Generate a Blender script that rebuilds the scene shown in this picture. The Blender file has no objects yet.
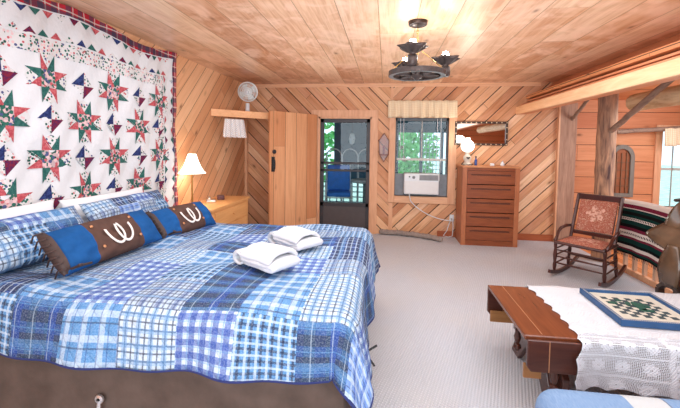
import bpy, bmesh, math, random
from mathutils import Vector, Matrix, noise as mnoise
random.seed(7)
PI = math.pi
scn = bpy.context.scene
C = scn.collection

# ------------------------------------------------------------------ camera
F_PX, YAW, PITCH, ROLL, CY = 365.0, 0.126, 0.050, 0.014, 164.0
fw = Vector((-math.sin(YAW)*math.cos(PITCH), math.cos(YAW)*math.cos(PITCH), -math.sin(PITCH)))
rt = Vector((math.cos(YAW), math.sin(YAW), 0)); up = rt.cross(fw)
ra = rt*math.cos(ROLL) + up*math.sin(ROLL); rb = up*math.cos(ROLL) - rt*math.sin(ROLL)
cam_d = bpy.data.cameras.new('camera'); cam = bpy.data.objects.new('camera', cam_d); C.objects.link(cam)
cam_d.sensor_width = 36; cam_d.lens = F_PX/680*36; cam_d.shift_y = -(204-CY)/680
m = Matrix((ra, rb, -fw)).transposed().to_4x4(); m.translation = Vector((0, 0, 1.55)); cam.matrix_world = m
cam_d.clip_start = 0.05
scn.camera = cam

# ------------------------------------------------------------------ world, lights, exposure
w = bpy.data.worlds.new('sky'); scn.world = w; w.use_nodes = True
bg = w.node_tree.nodes['Background']; bg.inputs[0].default_value = (0.72, 0.88, 1.0, 1); bg.inputs[1].default_value = 1.8
scn.view_settings.view_transform = 'Standard'; scn.view_settings.look = 'None'
scn.view_settings.gamma = 1.0; scn.view_settings.exposure = 0.08; scn.view_settings.use_curve_mapping = False

def area(name, loc, aim, sx, sy, power, col=(1, 1, 1)):
    d = bpy.data.lights.new(name, 'AREA'); d.shape = 'RECTANGLE'; d.size = sx; d.size_y = sy; d.energy = power; d.color = col
    o = bpy.data.objects.new(name, d); C.objects.link(o); o.location = loc
    o.rotation_euler = (Vector(aim)-Vector(loc)).to_track_quat('-Z', 'Y').to_euler(); return o
def point(name, loc, power, col=(1, .85, .7), r=.05):
    d = bpy.data.lights.new(name, 'POINT'); d.energy = power; d.color = col; d.shadow_soft_size = r
    o = bpy.data.objects.new(name, d); C.objects.link(o); o.location = loc; return o
area('daylight_behind', (0.3, -1.3, 1.5), (0.1, 4.0, 1.3), 4.2, 2.0, 165, (.80, .91, 1))
area('ceiling_bounce', (0.2, 3.2, 1.9), (0.2, 3.2, 3.0), 3.6, 4.5, 44, (.84, .92, 1))
area('room_fill', (0.1, 3.3, 2.55), (0.1, 3.6, 0.0), 4.0, 4.5, 125, (.80, .90, 1))
area('alcove_window_light', (4.9, 4.2, 1.6), (2.0, 4.4, 1.3), 2.0, 1.5, 50, (.82, .93, 1))
area('back_room_light', (4.0, 5.2, 2.2), (4.0, 5.8, 0.8), 1.5, .8, 18, (.84, .92, 1))

# ------------------------------------------------------------------ object helpers
def tag(o, label=None, cat=None, group=None, kind=None):
    if label: o['label'] = label
    if cat: o['category'] = cat
    if group: o['group'] = group
    if kind: o['kind'] = kind
    return o
def thing(name, label, cat, loc=(0, 0, 0), rz=0, group=None):
    o = bpy.data.objects.new(name, None); C.objects.link(o); o.location = loc; o.rotation_euler = (0, 0, rz)
    o.empty_display_size = .1
    return tag(o, label, cat, group)
def empty_structure(name, loc=(0, 0, 0), rz=0):
    o = bpy.data.objects.new(name, None); C.objects.link(o); o.location = loc; o.rotation_euler = (0, 0, rz); o['kind'] = 'structure'; return o
def copy_tree(o, parent=None):
    c = o.copy(); C.objects.link(c)
    if parent: c.parent = parent
    for ch in [x for x in bpy.data.objects if x.parent == o]: copy_tree(ch, c)
    return c

class MB:
    def __init__(s): s.bm = bmesh.new(); s.uv = s.bm.loops.layers.uv.new('UVMap'); s.mi = 0
    def face(s, vs, uvs=None):
        try: f = s.bm.faces.new(vs)
        except ValueError: return None
        f.material_index = s.mi
        if uvs:
            for l, u in zip(f.loops, uvs): l[s.uv].uv = u
        return f
    def poly(s, pts, uvs=None): return s.face([s.bm.verts.new(p) for p in pts], uvs)
    def box(s, x0, x1, y0, y1, z0, z1, M=None):
        v = [Vector((x, y, z)) for x in (x0, x1) for y in (y0, y1) for z in (z0, z1)]
        if M is not None: v = [M @ p for p in v]
        v = [s.bm.verts.new(p) for p in v]
        for q in ((0, 1, 3, 2), (4, 6, 7, 5), (0, 4, 5, 1), (2, 3, 7, 6), (0, 2, 6, 4), (1, 5, 7, 3)): s.face([v[i] for i in q])
        return s
    def bar(s, p, q, wd, ht, upv=(0, 0, 1)):
        p, q = Vector(p), Vector(q); d = (q-p); L = d.length; d.normalize(); u = Vector(upv)
        sd = d.cross(u).normalized(); u = sd.cross(d).normalized()
        M = Matrix((sd, d, u)).transposed().to_4x4(); M.translation = p
        return s.box(-wd/2, wd/2, 0, L, -ht/2, ht/2, M)
    def prism(s, pts, d):
        a = [s.bm.verts.new(p) for p in pts]; b = [s.bm.verts.new(Vector(p)+Vector(d)) for p in pts]; n = len(pts)
        s.face(a[::-1]); s.face(b)
        for i in range(n): s.face([a[i], a[(i+1) % n], b[(i+1) % n], b[i]])
        return s
    def tube(s, pts, r, seg=8, closed=False, cap=True):
        pts = [Vector(p) for p in pts]; n = len(pts); rs = r if isinstance(r, (list, tuple)) else [r]*n
        rings = []; prev = None
        for i, p in enumerate(pts):
            t = (pts[(i+1) % n]-pts[i-1]) if closed else (pts[min(i+1, n-1)]-pts[max(i-1, 0)])
            if t.length < 1e-9: t = Vector((0, 0, 1))
            t.normalize()
            if prev is None:
                a = t.cross(Vector((0, 0, 1)) if abs(t.z) < .9 else Vector((1, 0, 0))).normalized()
            else:
                a = (prev - t*prev.dot(t));
                a = a.normalized() if a.length > 1e-6 else t.orthogonal().normalized()
            prev = a; b = t.cross(a)
            rings.append([s.bm.verts.new(p+(a*math.cos(2*PI*k/seg)+b*math.sin(2*PI*k/seg))*rs[i]) for k in range(seg)])
        m_ = n if closed else n-1
        for i in range(m_):
            A, B = rings[i], rings[(i+1) % n]
            for k in range(seg): s.face([A[k], A[(k+1) % seg], B[(k+1) % seg], B[k]])
        if cap and not closed: s.face(rings[0][::-1]); s.face(rings[-1])
        return s
    def lathe(s, prof, c=(0, 0, 0), seg=20, M=None, ripple=None):
        c = Vector(c); rings = []
        for j, (r, z) in enumerate(prof):
            ring = []
            for k in range(seg):
                a = 2*PI*k/seg; rr = r*(1+(ripple(a, j) if ripple else 0)); p = Vector((rr*math.cos(a), rr*math.sin(a), z))
                if M is not None: p = M @ p
                ring.append(s.bm.verts.new(p+c))
            rings.append(ring)
        for A, B in zip(rings, rings[1:]):
            for k in range(seg): s.face([A[k], A[(k+1) % seg], B[(k+1) % seg], B[k]])
        if prof[0][0] > 1e-5: s.face(rings[0][::-1])
        if prof[-1][0] > 1e-5: s.face(rings[-1])
        return s
    def grid(s, fn, nu, nv, mat=None, skip=None, uvfn=None):
        V = [[s.bm.verts.new(fn(i/nu, j/nv)) for j in range(nv+1)] for i in range(nu+1)]
        for i in range(nu):
            for j in range(nv):
                if skip and skip((i+.5)/nu, (j+.5)/nv): continue
                uvs = None
                if uvfn: uvs = [uvfn(a/nu, b/nv) for a, b in ((i, j), (i+1, j), (i+1, j+1), (i, j+1))]
                f = s.face([V[i][j], V[i+1][j], V[i+1][j+1], V[i][j+1]], uvs)
                if f and mat: f.material_index = mat((i+.5)/nu, (j+.5)/nv)
        return s
    def build(s, name, mat, parent=None, smooth=False, bevel=0, bseg=2, subsurf=0, solid=0, weld=False, recalc=True, angle=None):
        if weld: bmesh.ops.remove_doubles(s.bm, verts=s.bm.verts, dist=1e-5)
        if recalc: bmesh.ops.recalc_face_normals(s.bm, faces=s.bm.faces)
        me = bpy.data.meshes.new(name); s.bm.to_mesh(me); s.bm.free()
        for mm in (mat if isinstance(mat, (list, tuple)) else [mat]): me.materials.append(mm)
        o = bpy.data.objects.new(name, me); C.objects.link(o)
        if smooth:
            for p in me.polygons: p.use_smooth = True
            if angle is not None:
                try: me.set_sharp_from_angle(angle=angle)
                except Exception: pass
        if parent: o.parent = parent
        if bevel:
            b = o.modifiers.new('bevel', 'BEVEL'); b.width = bevel; b.segments = bseg; b.limit_method = 'ANGLE'; b.angle_limit = .7
        if solid:
            d = o.modifiers.new('solid', 'SOLIDIFY'); d.thickness = solid; d.offset = 0
        if subsurf:
            d = o.modifiers.new('sub', 'SUBSURF'); d.levels = subsurf; d.render_levels = subsurf
        return o
def struct(name, mb, mat, parent=None, **k):
    o = mb.build(name, mat, parent, **k)
    if not parent: o['kind'] = 'structure'
    return o

# ------------------------------------------------------------------ materials
class NT:
    def __init__(s, name):
        s.m = bpy.data.materials.new(name); s.m.use_nodes = True; s.t = s.m.node_tree; s.N = s.t.nodes; s.L = s.t.links
        s.b = s.N['Principled BSDF']; s.out = s.N['Material Output']
    def n(s, typ, **k):
        x = s.N.new(typ)
        for a, v in k.items(): setattr(x, a, v)
        return x
    def put(s, sock, v):
        if hasattr(v, 'links') or isinstance(v, bpy.types.NodeSocket): s.L.new(v, sock)
        else: sock.default_value = v
    def math(s, op, a, b=0.0, c=None):
        x = s.n('ShaderNodeMath', operation=op); s.put(x.inputs[0], a); s.put(x.inputs[1], b)
        if c is not None: s.put(x.inputs[2], c)
        return x.outputs[0]
    def mix(s, f, a, b, bt='MIX'):
        x = s.n('ShaderNodeMix', data_type='RGBA', blend_type=bt); s.put(x.inputs[0], f)
        s.put(x.inputs[6], a if isinstance(a, bpy.types.NodeSocket) else c4(a)); s.put(x.inputs[7], b if isinstance(b, bpy.types.NodeSocket) else c4(b)); return x.outputs[2]
    def ramp(s, f, stops, interp='LINEAR'):
        x = s.n('ShaderNodeValToRGB'); x.color_ramp.interpolation = interp; e = x.color_ramp.elements
        while len(e) < len(stops): e.new(.5)
        for q, (p, c) in zip(e, stops): q.position = p; q.color = c4(c)
        s.put(x.inputs[0], f); return x.outputs[0]
    def noise(s, vec, scale, detail=3, rough=.5, dist=0):
        x = s.n('ShaderNodeTexNoise'); s.put(x.inputs['Vector'], vec); x.inputs['Scale'].default_value = scale
        x.inputs['Detail'].default_value = detail; x.inputs['Roughness'].default_value = rough; x.inputs['Distortion'].default_value = dist; return x.outputs[0]
    def white(s, vec):
        x = s.n('ShaderNodeTexWhiteNoise'); s.put(x.inputs['Vector'], vec); return x
    def comb(s, x_, y_, z_=0.0):
        x = s.n('ShaderNodeCombineXYZ'); s.put(x.inputs[0], x_); s.put(x.inputs[1], y_); s.put(x.inputs[2], z_); return x.outputs[0]
    def sep(s, v):
        x = s.n('ShaderNodeSeparateXYZ'); s.put(x.inputs[0], v); return x.outputs
    def obj(s): return s.n('ShaderNodeTexCoord').outputs['Object']
    def uvc(s): return s.n('ShaderNodeTexCoord').outputs['UV']
    def dot(s, v, d):
        x = s.n('ShaderNodeVectorMath', operation='DOT_PRODUCT'); s.put(x.inputs[0], v); x.inputs[1].default_value = d; return x.outputs['Value']
    def bump(s, h, strength=.3, dist=.01):
        x = s.n('ShaderNodeBump'); x.inputs['Strength'].default_value = strength; x.inputs['Distance'].default_value = dist
        s.put(x.inputs['Height'], h); s.L.new(x.outputs[0], s.b.inputs['Normal'])
    def fin(s, col=None, rough=.5, metal=0, spec=.5, **k):
        if col is not None: s.put(s.b.inputs['Base Color'], col if isinstance(col, bpy.types.NodeSocket) else c4(col))
        s.put(s.b.inputs['Roughness'], rough); s.b.inputs['Metallic'].default_value = metal; s.b.inputs['Specular IOR Level'].default_value = spec
        for a, v in k.items(): s.put(s.b.inputs[a.replace('_', ' ')], v)
        return s.m
def c4(c): return (c[0], c[1], c[2], 1) if len(c) == 3 else tuple(c)
def S(r, g, b):
    f = lambda x: ((x/255+.055)/1.055)**2.4 if x > 10 else x/255/12.92
    return (f(r), f(g), f(b))

def plain(name, col, rough=.5, metal=0, spec=.5, var=.12, scale=12, bump=0, **k):
    t = NT(name); n = t.noise(t.obj(), scale, 4)
    d = tuple(x*(1-var) for x in col); l = tuple(min(1, x*(1+var)) for x in col)
    c = t.ramp(n, [(.3, d), (.7, l)])
    if bump: t.bump(t.noise(t.obj(), scale*6, 3), bump, .004)
    return t.fin(c, rough, metal, spec, **k)

def planks(name, du, dv, wd, L, cols, gap=.012, gapcol=(.06, .03, .015), knots=.5, rough=.55, every=1, grain=.25, spec=.3, tint=None, off=0.0, blotch=.0):
    """boards laid side by side: du = along the grain, dv = across"""
    t = NT(name); P = t.obj(); u = t.dot(P, du); v = t.math('ADD', t.dot(P, dv), off)
    vb = t.math('DIVIDE', v, wd); row = t.math('FLOOR', vb); fr = t.math('FRACT', vb)
    r1 = t.white(t.comb(row, 3.7)).outputs['Value']
    ul = t.math('ADD', t.math('DIVIDE', u, L), t.math('MULTIPLY', r1, 7.3)); col_i = t.math('FLOOR', ul); fl = t.math('FRACT', ul)
    rid = t.white(t.comb(row, col_i, 1.3)).outputs['Value']; off2 = t.math('MULTIPLY', rid, 37.0)
    base = t.ramp(rid, [(i/(len(cols)-1), c) for i, c in enumerate(cols)])
    gv = t.comb(t.math('ADD', t.math('MULTIPLY', u, 1.1), off2), t.math('MULTIPLY', v, 15.0), off2)
    g1 = t.noise(gv, 1.0, 3, .55, 1.2)
    gv2 = t.comb(t.math('ADD', t.math('MULTIPLY', u, 4.0), off2), t.math('MULTIPLY', v, 90.0), off2)
    g2 = t.noise(gv2, 1.0, 2)
    g = t.math('ADD', t.math('MULTIPLY', g1, .7), t.math('MULTIPLY', g2, .3))
    dark = t.mix(1.0, base, (.72, .55, .42), 'MULTIPLY')
    c = t.mix(t.math('MULTIPLY', t.ramp(g, [(.42, (0, 0, 0)), (.62, (1, 1, 1))]), grain*1.6), base, dark)
    if blotch:
        bn = t.noise(t.comb(t.math('MULTIPLY', u, 2.4), t.math('MULTIPLY', v, 3.0), off2), 1.0, 3, .6, 1.0)
        c = t.mix(t.math('MULTIPLY', t.ramp(bn, [(.45, (0, 0, 0)), (.65, (1, 1, 1))]), blotch), c, tuple(min(1, x*1.12+.14) for x in cols[0]))
    if knots:
        vo = t.n('ShaderNodeTexVoronoi'); t.put(vo.inputs['Vector'], t.comb(t.math('ADD', t.math('MULTIPLY', u, 1.5), off2), t.math('MULTIPLY', v, 3.2), off2)); vo.inputs['Scale'].default_value = 1.7
        pick = t.math('LESS_THAN', t.sep(vo.outputs['Color'])[0], knots)
        k = t.math('MULTIPLY', t.ramp(vo.outputs['Distance'], [(.04, (1, 1, 1)), (.11, (.35, .35, .35)), (.2, (0, 0, 0))]), pick)
        c = t.mix(t.math('MULTIPLY', k, .85), c, (.17, .065, .025))
    ev = t.math('DIVIDE', v, wd*every); fe = t.math('FRACT', ev); ge = gap/(wd*every)
    m1 = t.math('LESS_THAN', fe, ge); m2 = t.math('MULTIPLY', t.math('LESS_THAN', fr, gap*.5/wd), .45)
    m3 = t.math('MULTIPLY', t.math('LESS_THAN', fl, gap*.5/L), .6)
    mg = t.math('MAXIMUM', t.math('MAXIMUM', m1, m2), m3)
    c = t.mix(mg, c, gapcol)
    t.bump(t.math('SUBTRACT', t.math('MULTIPLY', g, .15), mg), .5, .006)
    return t.fin(c, rough, 0, spec)

def wood(name, c1, c2, axis='X', rough=.45, k=.35, spec=.4, fine=60, knots=0):
    t = NT(name); P = t.obj(); s = t.sep(P); i = 'XYZ'.index(axis)
    o = [q for q in range(3) if q != i]
    a = t.math('MULTIPLY', s[i], 1.6); v1 = t.math('ADD', t.math('MULTIPLY', s[o[0]], 12.0), 0); v2 = t.math('MULTIPLY', s[o[1]], 12.0)
    n1 = t.noise(t.comb(a, v1, v2), 1.0, 3, .6, 1.5)
    n2 = t.noise(t.comb(t.math('MULTIPLY', s[i], 5.0), t.math('MULTIPLY', s[o[0]], fine), t.math('MULTIPLY', s[o[1]], fine)), 1.0, 2)
    c = t.ramp(t.math('ADD', t.math('MULTIPLY', n1, .7), t.math('MULTIPLY', n2, .3)), [(.5-k, c2), (.5+k*.6, c1)])
    if knots:
        vo = t.n('ShaderNodeTexVoronoi'); t.put(vo.inputs['Vector'], t.comb(a, t.math('MULTIPLY', s[o[0]], 5.0), t.math('MULTIPLY', s[o[1]], 5.0))); vo.inputs['Scale'].default_value = 1.8
        pk = t.math('LESS_THAN', t.sep(vo.outputs['Color'])[0], knots)
        kk = t.math('MULTIPLY', t.ramp(vo.outputs['Distance'], [(.04, (1, 1, 1)), (.17, (0, 0, 0))]), pk); c = t.mix(t.math('MULTIPLY', kk, .8), c, (.15, .06, .02))
    t.bump(n2, .15, .003)
    return t.fin(c, rough, 0, spec)

def emis(name, col, strength): 
    t = NT(name); return t.fin(col, .5, Emission_Color=c4(col), Emission_Strength=strength)
def glass(name, col=(1, 1, 1), mixf=.06, rough=.0):
    t = NT(name); tr = t.n('ShaderNodeBsdfTransparent'); tr.inputs[0].default_value = c4(col); gl = t.n('ShaderNodeBsdfGlossy'); gl.inputs['Roughness'].default_value = rough
    mx = t.n('ShaderNodeMixShader'); mx.inputs[0].default_value = mixf; t.L.new(tr.outputs[0], mx.inputs[1]); t.L.new(gl.outputs[0], mx.inputs[2]); t.L.new(mx.outputs[0], t.out.inputs[0]); return t.m

R2 = math.sqrt(.5)
WALLC = [S(188, 128, 90), S(222, 168, 124), S(240, 194, 152), S(208, 148, 106), S(246, 208, 170), S(198, 138, 98), S(232, 180, 138)]
M_WALL_FALL = planks('pine_boards_falling', (R2, 0, -R2), (R2, 0, R2), .132, 3.3, WALLC, gap=.015, every=2, knots=.42, grain=.42, blotch=.35)
M_WALL_RISE = planks('pine_boards_rising', (R2, 0, R2), (R2, 0, -R2), .125, 3.3, WALLC, gap=.015, every=2, knots=.3, grain=.42, blotch=.35)
M_WALL_LEFT = planks('pine_boards_left', (0, R2, R2), (0, R2, -R2), .165, 3.3, [S(212, 150, 106), S(236, 184, 140), S(222, 164, 120), S(244, 198, 156)], gap=.008, knots=.15, gapcol=(.2, .09, .04))
M_CEIL = planks('ceiling_boards', (0, 1, 0), (1, 0, 0), .325, 3.4, [S(212, 164, 128), S(236, 198, 162), S(200, 144, 108), S(242, 208, 174), S(216, 166, 128), S(228, 186, 148)], gap=.007, gapcol=(.36, .2, .1), knots=.2, rough=.33, blotch=.7, off=.09, grain=.5, spec=.5)  # blotch: plywood mottling plus glossy highlights painted into the board colour
M_HORIZ = planks('horizontal_pine', (1, 0, 0), (0, 0, 1), .27, 2.7, [S(204, 132, 90), S(220, 152, 108), S(196, 120, 80), S(228, 166, 122)], gap=.008, knots=.3)
M_SIDE = planks('side_pine', (0, 1, 0), (0, 0, 1), .2, 2.7, [S(214, 140, 92), S(228, 160, 112)], gap=.008, knots=.2)
M_PDOOR = planks('door_planks', (0, 0, 1), (1, 0, 0), .228, 4.0, [S(220, 156, 110), S(236, 178, 132), S(210, 142, 96), S(228, 168, 122)], gap=.007, knots=.6, gapcol=(.2, .09, .04))
M_TRIM = wood('pine_trim', S(240, 192, 152), S(208, 146, 106), 'X')
M_TRIMZ = wood('pine_trim_upright', S(236, 186, 146), S(198, 136, 98), 'Z', knots=.1)
M_BEAM = wood('ledge_board', S(250, 208, 164), S(226, 162, 112), 'Y', knots=.25)
M_LAP = wood('lapped_board', S(236, 164, 120), S(204, 122, 82), 'Y')
M_WEATH = wood('weathered_board', S(190, 150, 126), S(120, 84, 66), 'Z', rough=.8)
M_BASEB = wood('baseboard_wood', S(176, 96, 58), S(140, 68, 38), 'X')
M_DECK = planks('porch_boards', (0, 1, 0), (1, 0, 0), .14, 3, [S(120, 120, 120), S(150, 150, 148)], gap=.01, knots=0)
M_ALCFLOOR = planks('alcove_floorboards', (0, 1, 0), (1, 0, 0), .12, 3, [S(206, 132, 78), S(224, 150, 96)], gap=.006, knots=.2)

# carpet: cream loop pile in diagonal ribs
t = NT('carpet'); P = t.obj(); s_ = t.sep(P)
rib = t.math('SINE', t.math('MULTIPLY', t.math('ADD', s_[0], t.math('MULTIPLY', s_[1], .35)), 2*PI/.026))
rib2 = t.math('SINE', t.math('MULTIPLY', t.math('SUBTRACT', s_[1], t.math('MULTIPLY', s_[0], .35)), 2*PI/.034))
h = t.math('MULTIPLY', rib, rib2); nn = t.noise(P, 160, 2); big = t.noise(P, 1.3, 3)
c = t.mix(t.ramp(h, [(.1, (0, 0, 0)), (.8, (1, 1, 1))]), S(200, 204, 212), S(224, 226, 232))
c = t.mix(t.math('MULTIPLY', t.ramp(nn, [(.35, (0, 0, 0)), (.6, (1, 1, 1))]), .25), c, S(160, 150, 145))
c = t.mix(t.math('MULTIPLY', t.ramp(big, [(.4, (0, 0, 0)), (.65, (1, 1, 1))]), .2), c, S(214, 203, 190))
t.bump(t.math('ADD', h, nn), .5, .008); M_CARPET = t.fin(c, .95, 0, .1)

M_WHITE = plain('white_cotton', (.86, .86, .87), .9, var=.03, scale=5, spec=.1)
M_TOWEL = plain('terry_towel', (.74, .74, .76), .98, var=.03, scale=60, bump=.8, spec=.05)
M_SKIRT = plain('brown_suede', S(92, 78, 71), .95, var=.22, scale=7, bump=.3, spec=.1)
M_BROWN = plain('pillow_brown_suede', S(90, 66, 58), .9, var=.15, scale=14, spec=.15)
M_BLUE = plain('pillow_blue_suede', S(28, 80, 136), .9, var=.18, scale=12, spec=.15)
M_DKBROWN = plain('dark_brown_leather', S(66, 46, 40), .6, var=.2, scale=20)
M_BLACK = plain('black_metal', (.02, .02, .022), .4, .3, var=.1)
M_IRON = plain('bronze_iron', S(66, 54, 50), .35, .6, var=.35, scale=30)
M_BRASS = plain('brass', S(196, 152, 84), .28, 1, var=.1)
M_SILVER = plain('silver', S(220, 220, 222), .3, .9, var=.05)
M_WPLAST = plain('white_plastic', (.76, .80, .83), .4, var=.03)
M_SHOE = plain('horseshoe_cream', S(232, 222, 214), .7, var=.08, scale=90)
M_CONCHO = plain('copper_concho', S(190, 132, 92), .4, .6)
M_DOORBLK = plain('black_storm_door', S(52, 50, 54), .45, 0, var=.06)
M_DOORPANEL = plain('door_kick_panel', S(78, 70, 70), .55, 0, var=.06)
M_GLASS = glass('window_glass', (.93, .97, .97), .018)
M_LAMPGL = glass('lamp_glass', (1, 1, 1), .12)
M_OAK = wood('dresser_oak', S(162, 90, 54), S(104, 50, 30), 'X', rough=.35)
M_OAKZ = wood('dresser_oak_upright', S(192, 120, 80), S(148, 84, 52), 'Z', rough=.4)
M_OAKTOP = wood('dresser_top', S(214, 150, 104), S(184, 116, 72), 'X', rough=.35)
M_PINEY = wood('nightstand_pine', S(240, 184, 122), S(214, 148, 88), 'Y', rough=.4)
M_MAHOG = wood('chair_mahogany', S(88, 42, 32), S(44, 20, 16), 'Z', rough=.28, spec=.6)
M_TABLE = wood('table_top_walnut', S(138, 76, 46), S(78, 38, 24), 'Y', rough=.22, spec=.6, fine=40)
M_TABLED = wood('table_dark_walnut', S(92, 50, 38), S(48, 24, 20), 'X', rough=.25, spec=.6)
M_TABLEL = wood('table_light_oak', S(176, 124, 76), S(136, 90, 52), 'X', rough=.4)
M_INLAY = plain('pale_inlay', S(176, 124, 88), .4)
M_LEATHER = plain('saddle_leather', S(84, 64, 48), .22, .0, .8, var=.45, scale=6)
M_LEATHERD = plain('saddle_leather_dark', S(46, 36, 32), .35, 0, .6, var=.3, scale=9)
M_LOG = wood('log_bark', S(198, 154, 122), S(84, 62, 62), 'Z', rough=.8, k=.18, fine=25, knots=.2)
M_LOGL = wood('peeled_log', S(232, 208, 168), S(176, 136, 92), 'Y', rough=.7, k=.2, fine=20)
M_STICK = wood('brace_stick', S(170, 142, 122), S(96, 76, 68), 'Y', rough=.8, fine=25)
M_FOLI = None

def stripe_mask(t, x, period, width, off=0.0):
    return t.math('LESS_THAN', t.math('FRACT', t.math('DIVIDE', t.math('ADD', x, off+50*period), period)), width/period)
def plaid(name, base, stripes, quilt=True, rough=.9):
    t = NT(name); uv = t.sep(t.uvc()); c = None; cur = base
    for ax, per, wd, col, al, off in stripes:
        mk = t.math('MULTIPLY', stripe_mask(t, uv[0] if ax == 'u' else uv[1], per, wd, off), al)
        cur = t.mix(mk, cur, col)
    mo = t.noise(t.comb(t.math('MULTIPLY', uv[0], 130.0), t.math('MULTIPLY', uv[1], 130.0)), 1.0, 3, .6)
    cur = t.mix(t.math('MULTIPLY', t.ramp(mo, [(.45, (0, 0, 0)), (.62, (1, 1, 1))]), .13), cur, (.70, .80, .92))
    cur = t.mix(t.math('MULTIPLY', t.ramp(mo, [(.36, (1, 1, 1)), (.46, (0, 0, 0))]), .2), cur, (.02, .04, .18))
    wv = t.noise(t.comb(t.math('MULTIPLY', uv[0], 400.0), t.math('MULTIPLY', uv[1], 60.0)), 1.0, 2)
    cur = t.mix(t.math('MULTIPLY', wv, .06), cur, (.75, .83, .95))
    q1 = t.math('ABSOLUTE', t.math('SINE', t.math('MULTIPLY', t.math('ADD', uv[0], uv[1]), PI/.085)))
    q2 = t.math('ABSOLUTE', t.math('SINE', t.math('MULTIPLY', t.math('SUBTRACT', uv[0], uv[1]), PI/.085)))
    q = t.math('MINIMUM', q1, q2); nz = t.noise(t.comb(uv[0], uv[1]), 22, 4)
    t.bump(t.math('ADD', t.math('POWER', q, .4), t.math('MULTIPLY', nz, 1.6)), .55, .012)
    return t.fin(cur, rough, 0, .1)
NV, BL, RB, LB, WH, CR, BK, GY = S(8, 18, 52), S(20, 62, 132), S(2, 62, 156), S(84, 140, 192), S(196, 214, 230), S(176, 194, 214), S(22, 22, 34), S(120, 122, 136)
TE = S(40, 84, 128)
PL = [
 plaid('plaid_gingham_royal', WH, [('u', .06, .03, RB, .72, 0), ('v', .06, .03, RB, .72, 0), ('u', .06, .008, LB, .5, .01), ('v', .06, .008, LB, .4, .01)]),
 plaid('plaid_white_navy_grid', WH, [('u', .034, .008, NV, .75, 0), ('v', .034, .008, NV, .75, 0), ('u', .068, .026, LB, .5, .01), ('v', .068, .022, LB, .45, .012)]),
 plaid('plaid_dark_buffalo', TE, [('u', .10, .05, BL, .7, 0), ('v', .10, .05, BK, .65, 0), ('u', .2, .045, RB, .6, .03), ('v', .2, .04, LB, .45, .02), ('u', .1, .006, WH, .35, .02), ('v', .1, .006, LB, .5, .03)]),
 plaid('plaid_light_blue', LB, [('u', .09, .03, WH, .55, 0), ('v', .11, .03, WH, .6, 0), ('v', .11, .008, NV, .6, .03), ('u', .045, .006, BL, .5, 0)]),
 plaid('plaid_blue_navy_grid', LB, [('u', .05, .012, NV, .75, 0), ('v', .05, .012, NV, .7, 0), ('u', .05, .012, WH, .6, .02), ('v', .05, .01, WH, .6, .025)]),
 plaid('plaid_navy_check', BL, [('u', .07, .035, NV, .7, 0), ('v', .07, .035, NV, .6, 0), ('v', .07, .006, WH, .6, .02), ('u', .035, .008, WH, .5, .01), ('u', .14, .03, LB, .4, .05)]),
 plaid('plaid_grey_windowpane', CR, [('u', .028, .009, NV, .62, 0), ('v', .028, .009, NV, .55, 0), ('u', .085, .028, BL, .5, 0), ('v', .085, .02, LB, .5, .04)]),
 plaid('plaid_blue_stripe', S(110, 146, 208), [('v', .07, .02, WH, .7, 0), ('v', .07, .006, NV, .6, .03), ('u', .06, .022, WH, .35, 0), ('u', .12, .02, RB, .5, .02)]),
]
# ------------------------------------------------------------------ room shell
D, LX, HC = 6.45, -2.57, 2.64
mb = MB(); mb.box(LX-.1, 3.02, -1.5, D, -.1, 0); struct('floor', mb, M_CARPET)
mb = MB(); mb.box(3.02, 5.4, -1.5, 6.8, -.14, -.02); struct('floor_alcove', mb, M_ALCFLOOR)
mb = MB(); mb.box(LX-.1, 2.78, -1.5, D+.1, HC, HC+.1); struct('ceiling', mb, M_CEIL)
mb = MB(); mb.box(LX-.12, LX, -1.5, D+.1, 0, HC); struct('wall_left', mb, M_WALL_LEFT)
# back wall with openings (door X -1.21..-.27, window X .15..1.04)
DX0, DX1, DZ = -1.21, -.27, 2.06
WX0, WX1, WZ0, WZ1 = .15, 1.05, .69, 2.05
SEAM = .09
mb = MB(); mb.mi = 0
mb.box(LX, DX0, D, D+.12, 0, HC); mb.box(DX0, DX1, D, D+.12, DZ, HC); mb.box(DX1, SEAM, D, D+.12, 0, HC)
mb.mi = 1
mb.box(SEAM, WX0, D, D+.12, 0, HC); mb.box(WX0, WX1, D, D+.12, 0, WZ0); mb.box(WX0, WX1, D, D+.12, WZ1, HC); mb.box(WX1, 2.81, D, D+.12, 0, HC)
struct('wall_back', mb, [M_WALL_FALL, M_WALL_RISE])
mb = MB(); mb.box(LX, 5.4, -1.62, -1.5, 0, HC); struct('wall_front', mb, M_SIDE)
# alcove: horizontal board wall with window opening, ceiling, outer wall
AY = 6.6; VX0, VX1, VZ0, VZ1 = 4.46, 5.25, .62, 1.86
mb = MB(); mb.box(2.75, VX0, AY, AY+.12, -.14, 2.5); mb.box(VX0, VX1, AY, AY+.12, -.14, VZ0); mb.box(VX0, VX1, AY, AY+.12, VZ1, 2.5); mb.box(VX1, 5.5, AY, AY+.12, -.14, 2.5)
struct('wall_alcove', mb, M_HORIZ)
mb = MB(); mb.box(5.4, 5.5, -1.5, AY, -.14, 2.5); struct('wall_right', mb, M_SIDE)
mb = MB(); mb.box(2.28, 5.4, -1.5, AY, 2.37, 2.42); struct('ceiling_alcove', mb, M_SIDE)
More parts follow.
